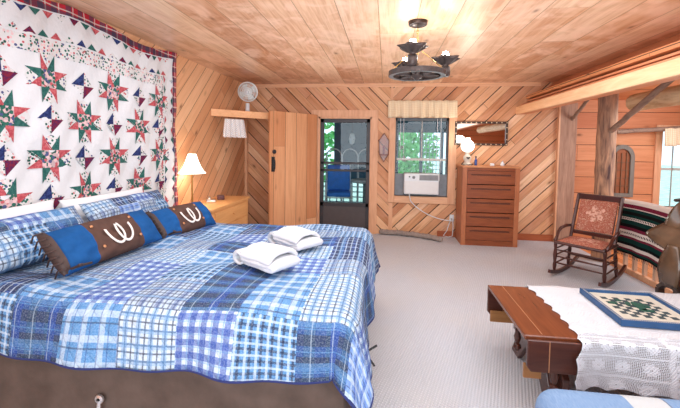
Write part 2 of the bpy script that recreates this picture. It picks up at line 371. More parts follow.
# ledge beam and lapped boards that step up to the ceiling
mb = MB(); mb.box(2.13, 2.17, -1.5, D, 2.11, 2.235); struct('trim_1', mb, M_BEAM, bevel=.003)
mb = MB(); mb.box(2.17, 2.30, -1.5, D, 2.115, 2.14); struct('trim_2', mb, M_LAP)
for i, (x, z0, z1) in enumerate(((2.20, 2.252, 2.275), (2.30, 2.322, 2.345), (2.40, 2.394, 2.417))):
    mb = MB(); mb.box(x, x+.11, -1.5, D-.002, z0, z1); struct('trim_%d' % (3+i), mb, M_LAP, bevel=.002)
mb = MB(); mb.prism([(2.47, -1.5, 2.42), (2.50, -1.5, 2.42), (2.76, -1.5, 2.64), (2.70, -1.5, 2.64)], (0, D+1.498, 0)); struct('trim_6', mb, M_LAP)
mb = MB(); mb.prism([(2.24, -1.5, 2.14), (2.27, -1.5, 2.14), (2.60, -1.5, 2.45), (2.56, -1.5, 2.45)], (0, D+1.498, 0)); struct('trim_7', mb, M_BASEB)
# trims on back wall
mb = MB(); mb.box(LX, 2.5, D-.02, D, HC-.06, HC); struct('trim_8', mb, M_TRIM)
mb = MB(); mb.box(2.785, 2.81, D-.06, D, 0, 2.36); struct('trim_9', mb, M_TRIMZ)
mb = MB(); mb.box(2.812, 3.07, D-.05, D+.1, -.05, 2.37); struct('trim_10', mb, M_WEATH, bevel=.006)
mb = MB(); mb.box(.055, .125, D-.018, D, 0, WZ0-.13); mb.box(.055, .10, D-.018, D, 2.36, HC-.06); struct('trim_11', mb, M_TRIMZ)
mb = MB(); mb.box(LX, LX+.05, D-.05, D, 0, HC-.25); struct('trim_12', mb, M_TRIMZ)
mb = MB(); mb.box(2.06, 2.79, D-.02, D, 0, .11); mb.box(.9, 1.2, D-.02, D, 0, .1); struct('baseboard_back', mb, M_BASEB)

# ------------------------------------------------------------------ storm door in its frame
mb = MB(); mb.box(DX0-.13, DX1+.12, D-.03, D, DZ, DZ+.12); mb.box(DX0-.13, DX0, D-.03, D+.12, 0, DZ); mb.box(DX1, DX1+.12, D-.03, D+.12, 0, DZ)
df = struct('door_1', mb, M_TRIMZ, bevel=.004)
mb = MB(); mb.box(DX0, DX0+.028, D-.01, D+.1, 0, DZ); mb.box(DX1-.02, DX1, D-.01, D+.1, 0, DZ); mb.box(DX0, DX1, D-.01, D+.1, DZ-.03, DZ); mb.build('door_jamb', M_TRIMZ, df)
mb = MB(); a, b = DX0+.03, DX1-.02
mb.box(a, a+.065, D+.02, D+.06, .01, DZ-.035); mb.box(b-.065, b, D+.02, D+.06, .01, DZ-.035)
mb.box(a, b, D+.02, D+.06, DZ-.10, DZ-.035); mb.box(a, b, D+.02, D+.06, 1.22, 1.26); mb.box(a, b, D+.02, D+.06, 1.09, 1.13); mb.box(a, b, D+.02, D+.06, .01, .1); mb.box(a, b, D+.02, D+.06, .46, .53)
mb.build('storm_door_frame', M_DOORBLK, df, bevel=.003)
mb = MB(); mb.box(a+.06, b-.06, D+.03, D+.05, .1, .47); mb.build('kick_panel', M_DOORPANEL, df)
mb = MB(); mb.box(a+.06, b-.06, D+.038, D+.042, .53, DZ-.1); mb.build('glass_pane', M_GLASS, df)
mb = MB(); mb.box(DX0, DX1, D-.02, D+.12, 0, .02); mb.build('threshold', M_BASEB, df)
# the open plank door
hx, hy = -1.24, 6.40; dl = .985
pd = empty_structure('door_2', (hx, hy, 0), 0)
ang = math.atan2(5.62-6.40, -1.86+1.24)   # free edge stands into the room
pd.rotation_euler = (0, 0, ang)
mb = MB(); mb.box(0, dl, -.02, .02, .02, 2.09); mb.build('door_leaf', M_PDOOR, pd, bevel=.003)
mb = MB(); mb.box(dl-.09, dl-.03, .02, .028, 1.12, 1.36); mb.lathe([(0, 0), (.035, 0), (.035, .012), (.02, .02), (.0, .02)], (dl-.075, .028, 1.44), 14, Matrix.Rotation(-PI/2, 4, 'X'))
mb.tube([(dl-.06, .03, 1.14), (dl-.06, .07, 1.17), (dl-.06, .075, 1.24), (dl-.06, .07, 1.3), (dl-.06, .03, 1.34)], .009)
mb.build('door_handle', M_BLACK, pd)
mb = MB(); mb.box(dl-.14, dl-.06, -.028, -.02, 1.0, 1.2); mb.tube([(dl-.06, -.03, 1.04), (dl-.06, -.07, 1.07), (dl-.06, -.07, 1.16), (dl-.06, -.03, 1.19)], .009)
mb.lathe([(0, 0), (.03, 0), (.03, .012), (.0, .02)], (dl-.07, -.028, 1.3), 14, Matrix.Rotation(PI/2, 4, 'X')); mb.build('latch', M_BLACK, pd)

# ------------------------------------------------------------------ window with sash, cords
wf = empty_structure('window_1')
mb = MB(); mb.box(WX0-.11, WX0, D-.03, D+.1, WZ0-.12, WZ1+.1); mb.box(WX1, WX1+.13, D-.03, D+.1, WZ0-.12, WZ1+.1); mb.build('side_casing', M_TRIMZ, wf, bevel=.004)
mb = MB(); mb.box(WX0, WX1, D-.03, D+.1, WZ1, WZ1+.1); mb.box(WX0, WX1, D-.035, D+.1, WZ0-.12, WZ0); mb.build('window_casing', M_TRIM, wf, bevel=.004)
M_SASH = plain('sash_vinyl', S(196, 196, 190), .5, var=.04); M_SASHD = plain('sash_dark', S(96, 100, 104), .5)
mb = MB(); y0, y1 = D+.04, D+.08
mb.box(WX0, WX0+.03, y0, y1, WZ0, WZ1); mb.box(WX1-.03, WX1, y0, y1, WZ0, WZ1); mb.box(WX0, WX1, y0, y1, WZ1-.05, WZ1); mb.box(WX0, WX1, y0, y1, WZ0, WZ0+.02)
mb.build('window_frame', M_SASHD, wf)
mb = MB(); mb.box(WX0+.03, WX1-.03, y0-.02, y1-.02, 1.31, 1.35); mb.build('meeting_rail', M_SASH, wf)
mb = MB(); mb.box(.6, .612, y0, y0+.02, 1.35, WZ1-.05); mb.build('muntin', M_SASH, wf)
mb = MB(); mb.box(WX0+.03, WX1-.03, y0+.012, y0+.016, 1.1, WZ1-.05); mb.build('glass_pane', M_GLASS, wf)
mb = MB()
for x in (.235, .29, .86, .92): mb.tube([(x, D+.005, WZ1-.01), (x, D+.005, .96 if x in (.92,) else 1.33)], .0045, 6)
mb.build('blind_cord', M_WPLAST, wf)

# window valance (gathered, tan check)
t = NT('valance_check'); uv = t.sep(t.uvc()); c = S(240, 224, 194)
c = t.mix(t.math('MULTIPLY', stripe_mask(t, uv[0], .03, .012), .45), c, S(206, 168, 124)); c = t.mix(t.math('MULTIPLY', stripe_mask(t, uv[1], .03, .01), .35), c, S(216, 184, 142))
M_VAL = t.fin(c, .9, 0, .1)
def valance(name, label, x0, x1, y, z0, z1, waves, grp=None, amp=.022):
    g = MB(); nu = waves*10
    def fn(u, v):
        k = math.sin(u*waves*2*PI+1.3*math.sin(u*9))
        return (x0+(x1-x0)*u, y-.03-amp*(1+k)*(.35+.65*v), z1-(z1-z0)*v*(1+.03*math.sin(u*waves*PI))-.006*k)
    g.grid(fn, nu, 8, uvfn=lambda u, v: (u*(x1-x0)*1.15, v*(z1-z0)))
    return tag(g.build(name, M_VAL, None, smooth=True, solid=.004), label, 'valance', grp)
valance('window_valance', 'tan checked gathered valance above the window with the air conditioner', 0.01, 1.17, D-.035, 2.05, 2.34, 9)

# ------------------------------------------------------------------ air conditioner
ac = thing('air_conditioner', 'white window air conditioner unit seated at the bottom of the back window', 'air conditioner', (.6, 6.30, .74))
mb = MB(); mb.box(-.29, .29, 0, .3, 0, .355); mb.build('casing', M_WPLAST, ac, bevel=.012)
mb = MB(); mb.box(-.275, .275, -.012, 0, .015, .225); mb.build('front_panel', plain('ac_panel', (.76, .76, .75), .4, var=.02), ac, bevel=.006)
mb = MB()
for k in range(7): mb.box(-.03, .27, -.01, .0, .25+k*.012, .255+k*.012)
mb.box(-.035, .275, -.004, .001, .243, .335); mb.build('vent_grille', plain('vent_grey', S(150, 152, 154), .5), ac)
mb = MB(); mb.lathe([(0, 0), (.026, 0), (.024, .014), (0, .016)], (-.13, 0, .29), 16, Matrix.Rotation(PI/2, 4, 'X')); mb.build('dial', plain('dial_grey', S(120, 120, 120), .4), ac)
mb = MB(); mb.lathe([(0, 0), (.013, 0), (.012, .012), (0, .013)], (-.2, 0, .3), 12, Matrix.Rotation(PI/2, 4, 'X')); mb.build('knob', M_BLACK, ac)
M_ACC = plain('accordion_grey', S(134, 140, 146), .6)
for x0 in (-.445, .29):
    mb = MB(); mb.box(x0, x0+.155, .17, .19, -.04, .34)
    for k in range(9): mb.box(x0+.005+k*.016, x0+.009+k*.016, .165, .17, -.04, .33)
    mb.build('accordion_panel', M_ACC, ac)
mb = MB(); pts = []
for k in range(25):
    u = k/24; x = .40+.74*u; z = .69-.38*(math.sin(u*PI/2)**.6)-.02*u
    pts.append((x, D-.05-.02*math.sin(u*PI), z))
pts[0] = (.40, 6.28, .74)
pts += [(1.155, D-.045, .30), (1.15, D-.03, .34)]
mb.tube(pts, .008, 6); tag(mb.build('power_cord', M_WPLAST, None, smooth=True), 'white power cord drooping from the air conditioner to the wall outlet', 'cord')
ol = thing('wall_outlet', 'white outlet plate with cords on back wall beside dresser', 'outlet', (1.14, D-.004, .33))
mb = MB(); mb.box(-.035, .035, -.006, .003, -.058, .058); mb.build('plate', M_WPLAST, ol, bevel=.002)
mb = MB(); mb.box(-.016, .016, -.035, -.006, -.035, -.005); mb.build('plug', plain('plug_grey', S(150, 150, 150), .5), ol)
mb = MB(); mb.tube([(1.11, D-.03, .27), (1.08, D-.05, .2), (1.06, D-.05, .12), (1.0, D-.06, .03), (1.08, D-.07, .012), (1.15, D-.06, .03), (1.16, D-.05, .2), (1.15, D-.04, .3)], .007, 6)
tag(mb.build('lamp_cord', M_WPLAST, None, smooth=True), 'thin white cord hanging from outlet down to carpet', 'cord')

# draft stopper on carpet under window
g = MB(); pts = []
for k in range(40):
    u = k/39; pts.append((-.1+1.03*u, 6.40-.36*u**2.4, .048+.004*math.sin(u*25)))
g.tube(pts, [.02]+[.044+.005*math.sin(k*1.9) for k in range(38)]+[.018], 12)
tag(g.build('draft_stopper', plain('grey_ticking', S(150, 136, 128), .95, var=.2, scale=30), None, smooth=True), 'long grey fabric draft stopper lying on carpet under the window', 'draft stopper')

# wall sconce: diamond glass lantern with red candle
sc = thing('candle_sconce', 'diamond shaped glass and copper candle sconce between door and window', 'sconce', (-.045, D-.02, 1.53))
fr = [(0, 0, .25), (.085, 0, .12), (.075, 0, -.12), (0, 0, -.25), (-.075, 0, -.12), (-.085, 0, .12)]
mb = MB(); mb.tube([(x, -.09, z) for x, y, z in fr], .006, 6, closed=True); mb.tube([(x*1.0, 0.0, z) for x, y, z in fr], .006, 6, closed=True)
for x, y, z in fr: mb.tube([(x, 0, z), (x, -.09, z)], .005, 6)
mb.box(-.07, .07, -.09, 0, -.135, -.12); mb.build('frame', plain('sconce_copper', S(120, 70, 54), .4, .7), sc)
mb = MB(); mb.poly([(x*.95, -.09, z*.95) for x, y, z in fr]); mb.build('glass', glass('sconce_glass', (.66, .52, .50), .06, .25), sc)
mb = MB(); mb.lathe([(.022, -.12), (.022, .03), (.018, .035), (0, .035)], (0, -.045, 0), 14); mb.build('candle', plain('red_candle', S(150, 50, 44), .5), sc)

# mirror with studded frame
mr = thing('wall_mirror', 'wide wall mirror in dark frame with pale studs above the dresser', 'mirror', (1.575, D-.02, 1.79))
W2, H2 = .43, .2
mb = MB(); mb.box(-W2, W2, -.02, .015, H2-.035, H2); mb.box(-W2, W2, -.02, .015, -H2, -H2+.035); mb.box(-W2, -W2+.035, -.02, .015, -H2+.035, H2-.035); mb.box(W2-.035, W2, -.02, .015, -H2+.035, H2-.035)
mb.build('frame', plain('mirror_frame_dark', S(58, 38, 28), .5), mr, bevel=.004)
tt = NT('mirror_silver'); M_MIRROR = tt.fin((.9, .9, .9), .02, 1)
mb = MB(); mb.box(-W2+.03, W2-.03, 0, .01, -H2+.03, H2-.03); mb.build('mirror_glass', M_MIRROR, mr)
mb = MB()
for k in range(11):
    for s in (-1, 1): mb.lathe([(0, 0), (.011, 0), (.008, .007), (0, .009)], (-W2+.02+k*(2*W2-.04)/10, -.02, s*(H2-.018)), 8, Matrix.Rotation(PI/2, 4, 'X'))
for k in range(1, 4):
    for s in (-1, 1): mb.lathe([(0, 0), (.011, 0), (.008, .007), (0, .009)], (s*(W2-.018), -.02, -H2+k*.1), 8, Matrix.Rotation(PI/2, 4, 'X'))
mb.build('stud', plain('pale_studs', S(226, 206, 170), .5), mr)['kind'] = 'stuff'

# ------------------------------------------------------------------ dresser
dr = thing('chest_of_drawers', 'reddish oak chest of five drawers against the diagonal board wall', 'chest of drawers', (1.63, 5.94, 0), .0)
mb = MB(); mb.box(-.43, -.405, .012, .48, 0, 1.235); mb.box(.405, .43, .012, .48, 0, 1.235); mb.box(-.405, .405, .46, .48, .0, 1.235); mb.box(-.43, -.36, 0, .012, 0, 1.235); mb.box(.36, .43, 0, .012, 0, 1.235)
mb.build('carcass', M_OAKZ, dr, bevel=.003)
mb = MB(); mb.box(-.44, .44, -.012, .48, 1.235, 1.262); mb.build('top', M_OAKTOP, dr, bevel=.005)
mb = MB(); mb.box(-.36, .36, .004, .03, 1.19, 1.235); mb.build('top_rail', M_OAK, dr)
mb = MB(); mb.box(-.36, .36, .006, .02, .0, .085); mb.build('plinth', M_OAK, dr)
zs = .09; hh = (1.2-.09)/5
for k in range(5):
    z0 = zs+k*hh
    mb = MB(); z1 = z0+hh-.014
    mb.box(-.358, .358, -.002, .016, z0, z1-.075); mb.box(-.358, .358, -.002, .016, z1-.05, z1); mb.box(-.358, -.30, -.002, .016, z1-.075, z1-.05); mb.box(.30, .358, -.002, .016, z1-.075, z1-.05); mb.box(-.35, .35, .016, .4, z0, z1)
    d_ = mb.build('drawer', M_OAK, dr, bevel=.002)
    mb = MB(); mb.box(-.30, .30, .008, .014, z1-.075, z1-.05); mb.build('finger_groove', plain('groove_dark', S(96, 48, 28), .6), d_)

# lamp on the dresser (globe shade with heart)
dl_ = thing('globe_lamp', 'small lit lamp with round white globe shade on the left end of the dresser', 'lamp', (1.30, 6.12, 1.264))
mb = MB(); mb.lathe([(.075, 0), (.078, .012), (.06, .03), (.04, .04), (.045, .07), (.065, .1), (.06, .14), (.035, .17), (.03, .2), (.045, .215)], seg=20, ripple=lambda a, j: .05*math.sin(8*a)); mb.build('base', plain('lamp_porcelain', S(226, 220, 206), .3), dl_, smooth=True)
mb = MB(); mb.tube([(math.cos(a*PI/8)*.085, math.sin(a*PI/8)*.085, .008+.012*(a % 2)) for a in range(16)], .006, 6, closed=True); mb.build('foot_ring', M_DKBROWN, dl_)
mb = MB(); pr_ = [(.04, .215)]+[(.104*math.sin(a)+.0, .31-.10*math.cos(a)) for a in [x*PI/12 for x in range(2, 11)]]+[(.035, .42), (.04, .44)]
mb.lathe(pr_, seg=24, ripple=lambda a, j: .012*math.sin(10*a)); mb.build('lamp_shade', emis('lit_globe', (1, .97, .9), 3.0), dl_, smooth=True)
mb = MB(); hp = [(.028*math.sin(q)**3*1.1, 0, .026*(math.cos(q)*.8-.3*math.cos(2*q)-.1*math.cos(3*q))) for q in [x*2*PI/24 for x in range(24)]]
mb.prism([(x, -.064, z+.12) for x, y, z in hp], (0, -.006, 0)); mb.build('heart', M_IRON, dl_)
point('globe_lamp_light', (1.30, 6.05, 1.66), 12, (1, .9, .75), .11)
bt = thing('blue_bottle', 'small dark blue bottle on the dresser beside the globe lamp', 'bottle', (1.435, 6.12, 1.263))
mb = MB(); mb.lathe([(.02, 0), (.022, .01), (.022, .085), (.01, .1), (.01, .12)], seg=14); mb.build('body', plain('blue_glass', S(40, 70, 140), .15), bt, smooth=True)
mb = MB(); mb.lathe([(.012, .12), (.012, .15), (0, .15)], seg=12); mb.build('cap', M_BLACK, bt)
jr = thing('round_jar', 'low round white jar on the dresser top, left of the capped one', 'jar', (1.67, 6.05, 1.263))
mb = MB(); mb.lathe([(.03, 0), (.036, .015), (.03, .04), (0, .045)], seg=16); mb.build('body', M_WPLAST, jr, smooth=True)
jr = thing('capped_jar', 'tiny white jar with knob lid near the right end of the dresser top', 'jar', (1.84, 6.1, 1.263))
mb = MB(); mb.lathe([(.024, 0), (.03, .02), (.024, .05), (.02, .055)], seg=16); mb.build('body', M_WPLAST, jr, smooth=True)
mb = MB(); mb.lathe([(.022, .055), (.012, .065), (.008, .08), (0, .084)], seg=12); mb.build('lid', M_WPLAST, jr, smooth=True)

# ------------------------------------------------------------------ corner shelf, fan, lace
cs = thing('corner_shelf', 'pine corner shelf board spanning from left wall to back wall', 'shelf', (0, 0, 0))
pA, pB = Vector((-2.566, 5.10, 0)), Vector((-1.72, 5.95, 0))
mb = MB(); mb.prism([(-2.566, 5.13, 2.02), (-1.74, 5.98, 2.02), (-1.72, 6.42, 2.02), (-2.566, 6.42, 2.02)], (0, 0, .02)); mb.build('shelf_board', M_TRIM, cs)
mb = MB(); mb.bar(pA+Vector((0, 0, 2.015)), pB+Vector((0, 0, 2.015)), .022, .105); mb.build('front_board', wood('shelf_front', S(250, 196, 146), S(226, 160, 110), 'X'), cs, bevel=.003)
mb = MB(); mb.bar(pA+Vector((.08, .14, 1.98)), pB+Vector((-.02, .07, 1.98)), .03, .03); mb.build('cleat', M_TRIM, cs)
fan = thing('desk_fan', 'white round desk fan standing on the corner shelf', 'fan', (-2.28, 5.8, 2.045), math.radians(25))
Mf = Matrix.Translation((0, -.05, .36)) @ Matrix.Rotation(math.radians(-14), 4, 'Z') @ Matrix.Rotation(math.radians(12), 4, 'X')
mb = MB(); mb.lathe([(.13, 0), (.135, .012), (.11, .03), (.05, .045), (.035, .06), (.03, .18)], seg=24); mb.build('base', M_WPLAST, fan, smooth=True, angle=.6)
mb = MB(); mb.lathe([(0, .05), (.05, .05), (.06, .02), (.06, -.08), (.03, -.11), (0, -.11)], seg=20, M=Mf @ Matrix.Rotation(PI/2, 4, 'X')); mb.build('motor', M_WPLAST, fan, smooth=True)
M_CAGE = plain('fan_cage', S(236, 240, 238), .4)
mb = MB()
for r, y in ((.155, 0), (.15, .045), (.15, -.035), (.11, -.055), (.075, -.062), (.04, -.065)): mb.tube([Mf @ Vector((r*math.cos(a), y, r*math.sin(a))) for a in [k*2*PI/32 for k in range(32)]], .004 if r < .155 else .008, 5, closed=True)
for k in range(54):
    a = k*2*PI/54; mb.tube([Mf @ Vector((r*math.cos(a), y, r*math.sin(a))) for r, y in ((.03, -.065), (.08, -.062), (.12, -.052), (.152, -.02), (.155, .01), (.14, .045), (.06, .06))], .0018, 4)
mb.build('cage', M_CAGE, fan)
mb = MB()
for k in range(4):
    a0 = k*PI/2
    mb.grid(lambda u, v: Mf @ Vector(((.02+.115*u)*math.cos(a0+v*1.1*(1-.25*u)), -.02+.03*v, (.02+.115*u)*math.sin(a0+v*1.1*(1-.25*u)))), 5, 5)
mb.build('blades', plain('fan_blade', S(214, 222, 220), .3), fan, smooth=True, solid=.002)
mb = MB(); mb.lathe([(0, .012), (.02, .012), (.03, 0)], seg=16, M=Mf @ Matrix.Translation((0, -.066, 0)) @ Matrix.Rotation(PI/2, 4, 'X')); mb.build('badge', M_WPLAST, fan, smooth=True)
# lace garment hanging below
t = NT('lace_white'); uv = t.sep(t.uvc()); l1 = t.math('MULTIPLY', t.math('SINE', t.math('MULTIPLY', uv[0], 2*PI/.03)), t.math('SINE', t.math('MULTIPLY', uv[1], 2*PI/.03)))
al = t.math('ADD', t.math('GREATER_THAN', l1, -.45), 0); M_LACEW = t.fin((.9, .9, .9), .9, 0, .1, Alpha=al)
g = MB()
def lf(u, v):
    fl = .02*math.sin(u*30)*(.3+v); p = (pA+(pB-pA)*(.16+.25*u)); spread = (u-.5)*.06*v
    n_ = Vector((.707, -.707, 0)); return p + Vector((spread, spread, 0)) + n_*(.045+fl+.03*v) + Vector((0, 0, 1.93-.27*v-.012*abs(math.sin(u*16))*v))
g.grid(lf, 50, 10, uvfn=lambda u, v: (u*.42, v*.27))
tag(g.build('lace_curtain', M_LACEW, None, smooth=True), 'white ruffled lace panel hanging under the corner shelf', 'lace panel')

# ------------------------------------------------------------------ nightstand
ns = thing('nightstand', 'light pine nightstand with drawers in the corner beyond the bed', 'nightstand', (0, 0, 0))
mb = MB(); mb.box(-2.55, -2.10, 4.2, 5.36, 0, .715); mb.build('body', M_PINEY, ns, bevel=.004)
mb = MB(); mb.box(-2.56, -2.08, 4.16, 5.40, .715, .75); mb.build('top', M_PINEY, ns, bevel=.006)
for z0, z1 in ((.50, .69), (.27, .47), (.05, .24)):
    mb = MB(); mb.box(-2.10, -2.082, 4.26, 5.30, z0, z1); dd = mb.build('drawer', M_PINEY, ns, bevel=.004)
    mb = MB(); mb.lathe([(0, 0), (.008, 0), (.018, .02), (0, .028)], (-2.082, 4.78, (z0+z1)/2), 12, Matrix.Rotation(PI/2, 4, 'Y')); mb.build('knob', M_PINEY, dd, smooth=True)
# table lamp
tl = thing('table_lamp', 'lit table lamp with white bell shade and slim stem on the nightstand', 'lamp', (-2.42, 4.31, .75))
mb = MB(); mb.lathe([(.075, 0), (.078, .012), (.05, .025), (.015, .035), (.01, .06), (.014, .1), (.009, .14), (.009, .44), (.014, .46)], seg=18); mb.build('stem', M_BRASS, tl, smooth=True)
tt = NT('lit_bell_shade'); tt.fin((.93, .9, .84), .8, Emission_Color=(1, .94, .82, 1), Emission_Strength=2.6)
mb = MB(); mb.lathe([(.165, .43), (.135, .46), (.105, .51), (.08, .57), (.062, .62), (.048, .67)], seg=28)
for f in [f for f in mb.bm.faces if len(f.verts) > 4]: mb.bm.faces.remove(f)
mb.build('lamp_shade', tt.m, tl, smooth=True, solid=.003)
mb = MB(); mb.lathe([(0, .47), (.02, .48), (.03, .52), (.02, .56), (0, .565)], seg=14); mb.build('bulb', emis('lit_bulb', (1, .95, .85), 8), tl, smooth=True)
point('table_lamp_light', (-2.42, 4.31, 1.30), 7, (1, .93, .82), .09)
ck = thing('alarm_clock', 'small dark alarm clock radio on the nightstand top', 'clock', (-2.36, 4.98, .75), .5)
mb = MB(); mb.box(-.05, .05, -.06, .06, 0, .065); mb.build('case', plain('clock_maroon', S(84, 48, 50), .3), ck, bevel=.014)
mb = MB(); mb.box(.049, .052, -.045, .045, .015, .05); mb.build('display', plain('clock_display', S(160, 60, 60), .2), ck)
ph = thing('telephone', 'small pale silver telephone handset on the nightstand beside the clock', 'telephone', (-2.40, 4.76, .75), .5)
mb = MB(); mb.box(-.06, .06, -.07, .07, 0, .03); mb.build('base', M_SILVER, ph, bevel=.01)
mb = MB(); mb.tube([(-.02, -.08, .045), (-.02, -.04, .06), (-.02, .04, .06), (-.02, .08, .045)], [.018, .014, .014, .018], 10); mb.build('handset', M_SILVER, ph, smooth=True)

# ------------------------------------------------------------------ wall quilt
def warp(Y, z):
    return -2.535 + .010*math.sin(Y*5.1+z*1.3)+.008*math.sin(Y*13+z*4)+.006*math.sin(z*9+Y*2)+.004*math.sin(Y*31-z*17)
ZT = lambda Y: 2.60+.035*math.cos((Y-1.35)*2*PI/1.45) - (.0)
QY0, QY1, QZ0 = .9, 4.17, .62
def qmap(Y, z, o=0):   # z measured on cloth; top edge scallops
    k = max(0, (z-2.0)/.6); zz = z + (ZT(Y)-2.60)*k
    return (warp(Y, z)+o, Y, zz)
QM = [plain('quilt_white', (.74, .74, .75), .9, var=.03, scale=4, bump=.9, spec=.1), None, None, None, None, None, None]
def floral(name, base, th=.43):
    t = NT(name); P = t.obj(); v = t.n('ShaderNodeTexVoronoi'); t.put(v.inputs['Vector'], P); v.inputs['Scale'].default_value = 46
    v.feature = 'F1'; cc = t.sep(v.outputs['Color'])[0]
    col = t.ramp(cc, [(0, S(52, 104, 90)), (.3, S(40, 84, 74)), (.45, S(196, 96, 102)), (.6, S(228, 190, 190)), (.8, S(84, 90, 130)), (.95, base)], 'CONSTANT')
    mk = t.math('LESS_THAN', v.outputs['Distance'], th)
    return t.fin(t.mix(mk, base, col), .9, 0, .1)
QM[1] = floral('quilt_floral', S(218, 216, 214)); 
def print_cloth(name, c1, c2, sc=60): 
    t = NT(name); n = t.noise(t.obj(), sc, 2); return t.fin(t.ramp(n, [(.4, c1), (.6, c2)]), .9, 0, .1)
QM.append(floral('quilt_floral_dense', S(196, 170, 170), .66))
QM[2] = print_cloth('quilt_green', S(44, 92, 86), S(62, 112, 104)); QM[3] = print_cloth('quilt_rose', S(176, 74, 82), S(200, 104, 108))
QM[4] = print_cloth('quilt_navy', S(38, 46, 88), S(58, 72, 122)); QM[5] = print_cloth('quilt_wine', S(128, 42, 60), S(84, 40, 80))
t = NT('quilt_tartan'); P = t.sep(t.obj()); c = S(176, 44, 56)
for ax in (1, 2):
    c = t.mix(t.math('MULTIPLY', stripe_mask(t, P[ax], .12, .05), .62), c, S(30, 66, 84)); c = t.mix(t.math('MULTIPLY', stripe_mask(t, P[ax], .12, .01, .06), .6), c, S(210, 210, 200))
QM[6] = t.fin(c, .9, 0, .1)
qt = thing('wall_quilt', 'large white patchwork quilt with eight-point stars hung on the left wall', 'quilt')
mb = MB(); n1, n2 = 150, 90
mb.grid(lambda u, v: qmap(QY0+(QY1-QY0)*u, QZ0+(2.6-QZ0)*v), n1, n2); mb.build('quilt_ground', QM[0], qt, smooth=True)
def patch(mb, pts, mi, o=.003):
    mb.mi = mi
    # subdivide the polygon so it follows the cloth
    c_ = (sum(p[0] for p in pts)/len(pts), sum(p[1] for p in pts)/len(pts)); n = len(pts)
    for i in range(n):
        a, b = pts[i], pts[(i+1) % n]
        mb.poly([qmap(*a, o), qmap(*b, o), qmap(*c_, o)])
st = MB(); SY, SZ = .335, .30
Y0c, Z0c = 2.47, 1.72
for i in range(-5, 5):
    for j in range(-4, 2):
        cy_, cz_ = Y0c+i*SY, Z0c+j*SZ
        if cy_ > 3.86 or cz_ > 2.13 or cy_ < QY0+.2 or cz_ < QZ0+.2: continue
        if (i+j) % 2:
            s_, r_ = .066, .182
            patch(st, [(cy_-s_, cz_-s_), (cy_+s_, cz_-s_), (cy_+s_, cz_+s_), (cy_-s_, cz_+s_)], 7, .005)
            for k in range(4):
                def T(p):
                    x, y = p
                    for _ in range(k): x, y = y, -x      # clockwise quarter turns, starting from the right arm
                    return (cy_+x, cz_+y)
                patch(st, [T((s_, s_)), T((r_, s_)), T((s_, -.01))], 3, .004)
                patch(st, [T((s_, -s_)), T((s_, .01)), T((r_, -s_))], 2, .004)
                patch(st, [T((s_, 0)), T((r_*.86, s_)), T((r_, 0)), T((r_*.86, -s_))], 1, .003)
        else:
            q = .108
            patch(st, [(cy_, cz_), (cy_-q, cz_), (cy_, cz_+q)], 4, .004); patch(st, [(cy_, cz_), (cy_+q, cz_), (cy_, cz_-q)], 5, .004)
            patch(st, [(cy_, cz_), (cy_, cz_+q), (cy_+q*.9, cz_)], 1, .003); patch(st, [(cy_, cz_), (cy_, cz_-q), (cy_-q*.9, cz_)], 1, .003)
st.build('star_patches', QM, qt)
fb = MB()
def strip(mb, y0, y1, z0, z1, mi, o, n=80):
    mb.mi = mi; nv = max(1, int(abs(z1-z0)/.03)); nu = max(1, int(abs(y1-y0)/.03))
    mb.grid(lambda u, v: qmap(y0+(y1-y0)*u, z0+(z1-z0)*v, o), nu, nv, mat=lambda u, v: mi)
strip(fb, QY0, 3.90, 2.195, 2.31, 1, .003); strip(fb, 3.80, 3.90, QZ0, 2.195, 1, .003)
fb.build('floral_band', QM, qt)
tb = MB(); cyc = [3, 2, 4, 1, 3, 2, 5, 1]
for k in range(26):
    y = 3.93-k*.115; patch(tb, [(y-.05, 2.325), (y+.05, 2.325), (y, 2.375)], cyc[k % 8], .003)
    patch(tb, [(y-.0, 2.515), (y+.1, 2.515), (y+.05, 2.465)], cyc[(k+3) % 8], .003)
for k in range(14):
    z = 2.28-k*.115; patch(tb, [(3.92, z-.05), (3.92, z+.05), (3.965, z)], cyc[k % 8], .003); patch(tb, [(4.1, z-.05), (4.1, z+.05), (4.055, z)], cyc[(k+3) % 8], .003)
tb.build('triangle_patches', QM, qt)
bb = MB(); strip(bb, QY0, QY1, 2.525, 2.602, 6, .004); strip(bb, 4.105, QY1, QZ0, 2.525, 6, .004)
bb.build('tartan_binding', QM, qt)

# ------------------------------------------------------------------ bed
BX0, BX1, BY0, BY1 = -2.46, -.16, 1.60, 3.46
bed = thing('bed', 'king bed with brown suede skirt under the patchwork quilt', 'bed', (0, 0, 0))
mb = MB(); mb.box(BX0+.03, BX1-.03, BY0+.03, BY1-.03, .40, .70); mb.build('mattress', M_WHITE, bed, bevel=.06, bseg=4)
mb = MB(); mb.box(BX0+.05, BX1-.06, BY0+.05, BY1-.05, .16, .40); mb.build('box_spring', M_WHITE, bed, bevel=.02)
mb = MB(); per = [(BX0, BY0), (BX1, BY0), (BX1, BY1), (BX0, BY1)]
def skirt(u, v):
    # runs round near side, foot, far side
    segs = [BX1-BX0, BY1-BY0, BX1-BX0]; s = u*sum(segs); off = .006*math.sin(s*9)+.014*max(0, math.sin(s*3.3))**6
    o = .012+off*(1-v)*1.6
    if s < segs[0]: return (BX0+s, BY0+.02-o, .02+.5*v)
    s -= segs[0]
    if s < segs[1]: return (BX1-.02+o, BY0+s, .02+.5*v)
    s -= segs[1]; return (BX1-s, BY1-.02+o, .02+.5*v)
mb.grid(skirt, 240, 6); mb.build('bed_skirt', M_SKIRT, bed, smooth=True, angle=.8)
mb = MB(); mb.box(BX1-.10, BX1-.03, BY0+.06, BY0+.13, 0, .2); mb.build('leg', M_TABLEL, bed)
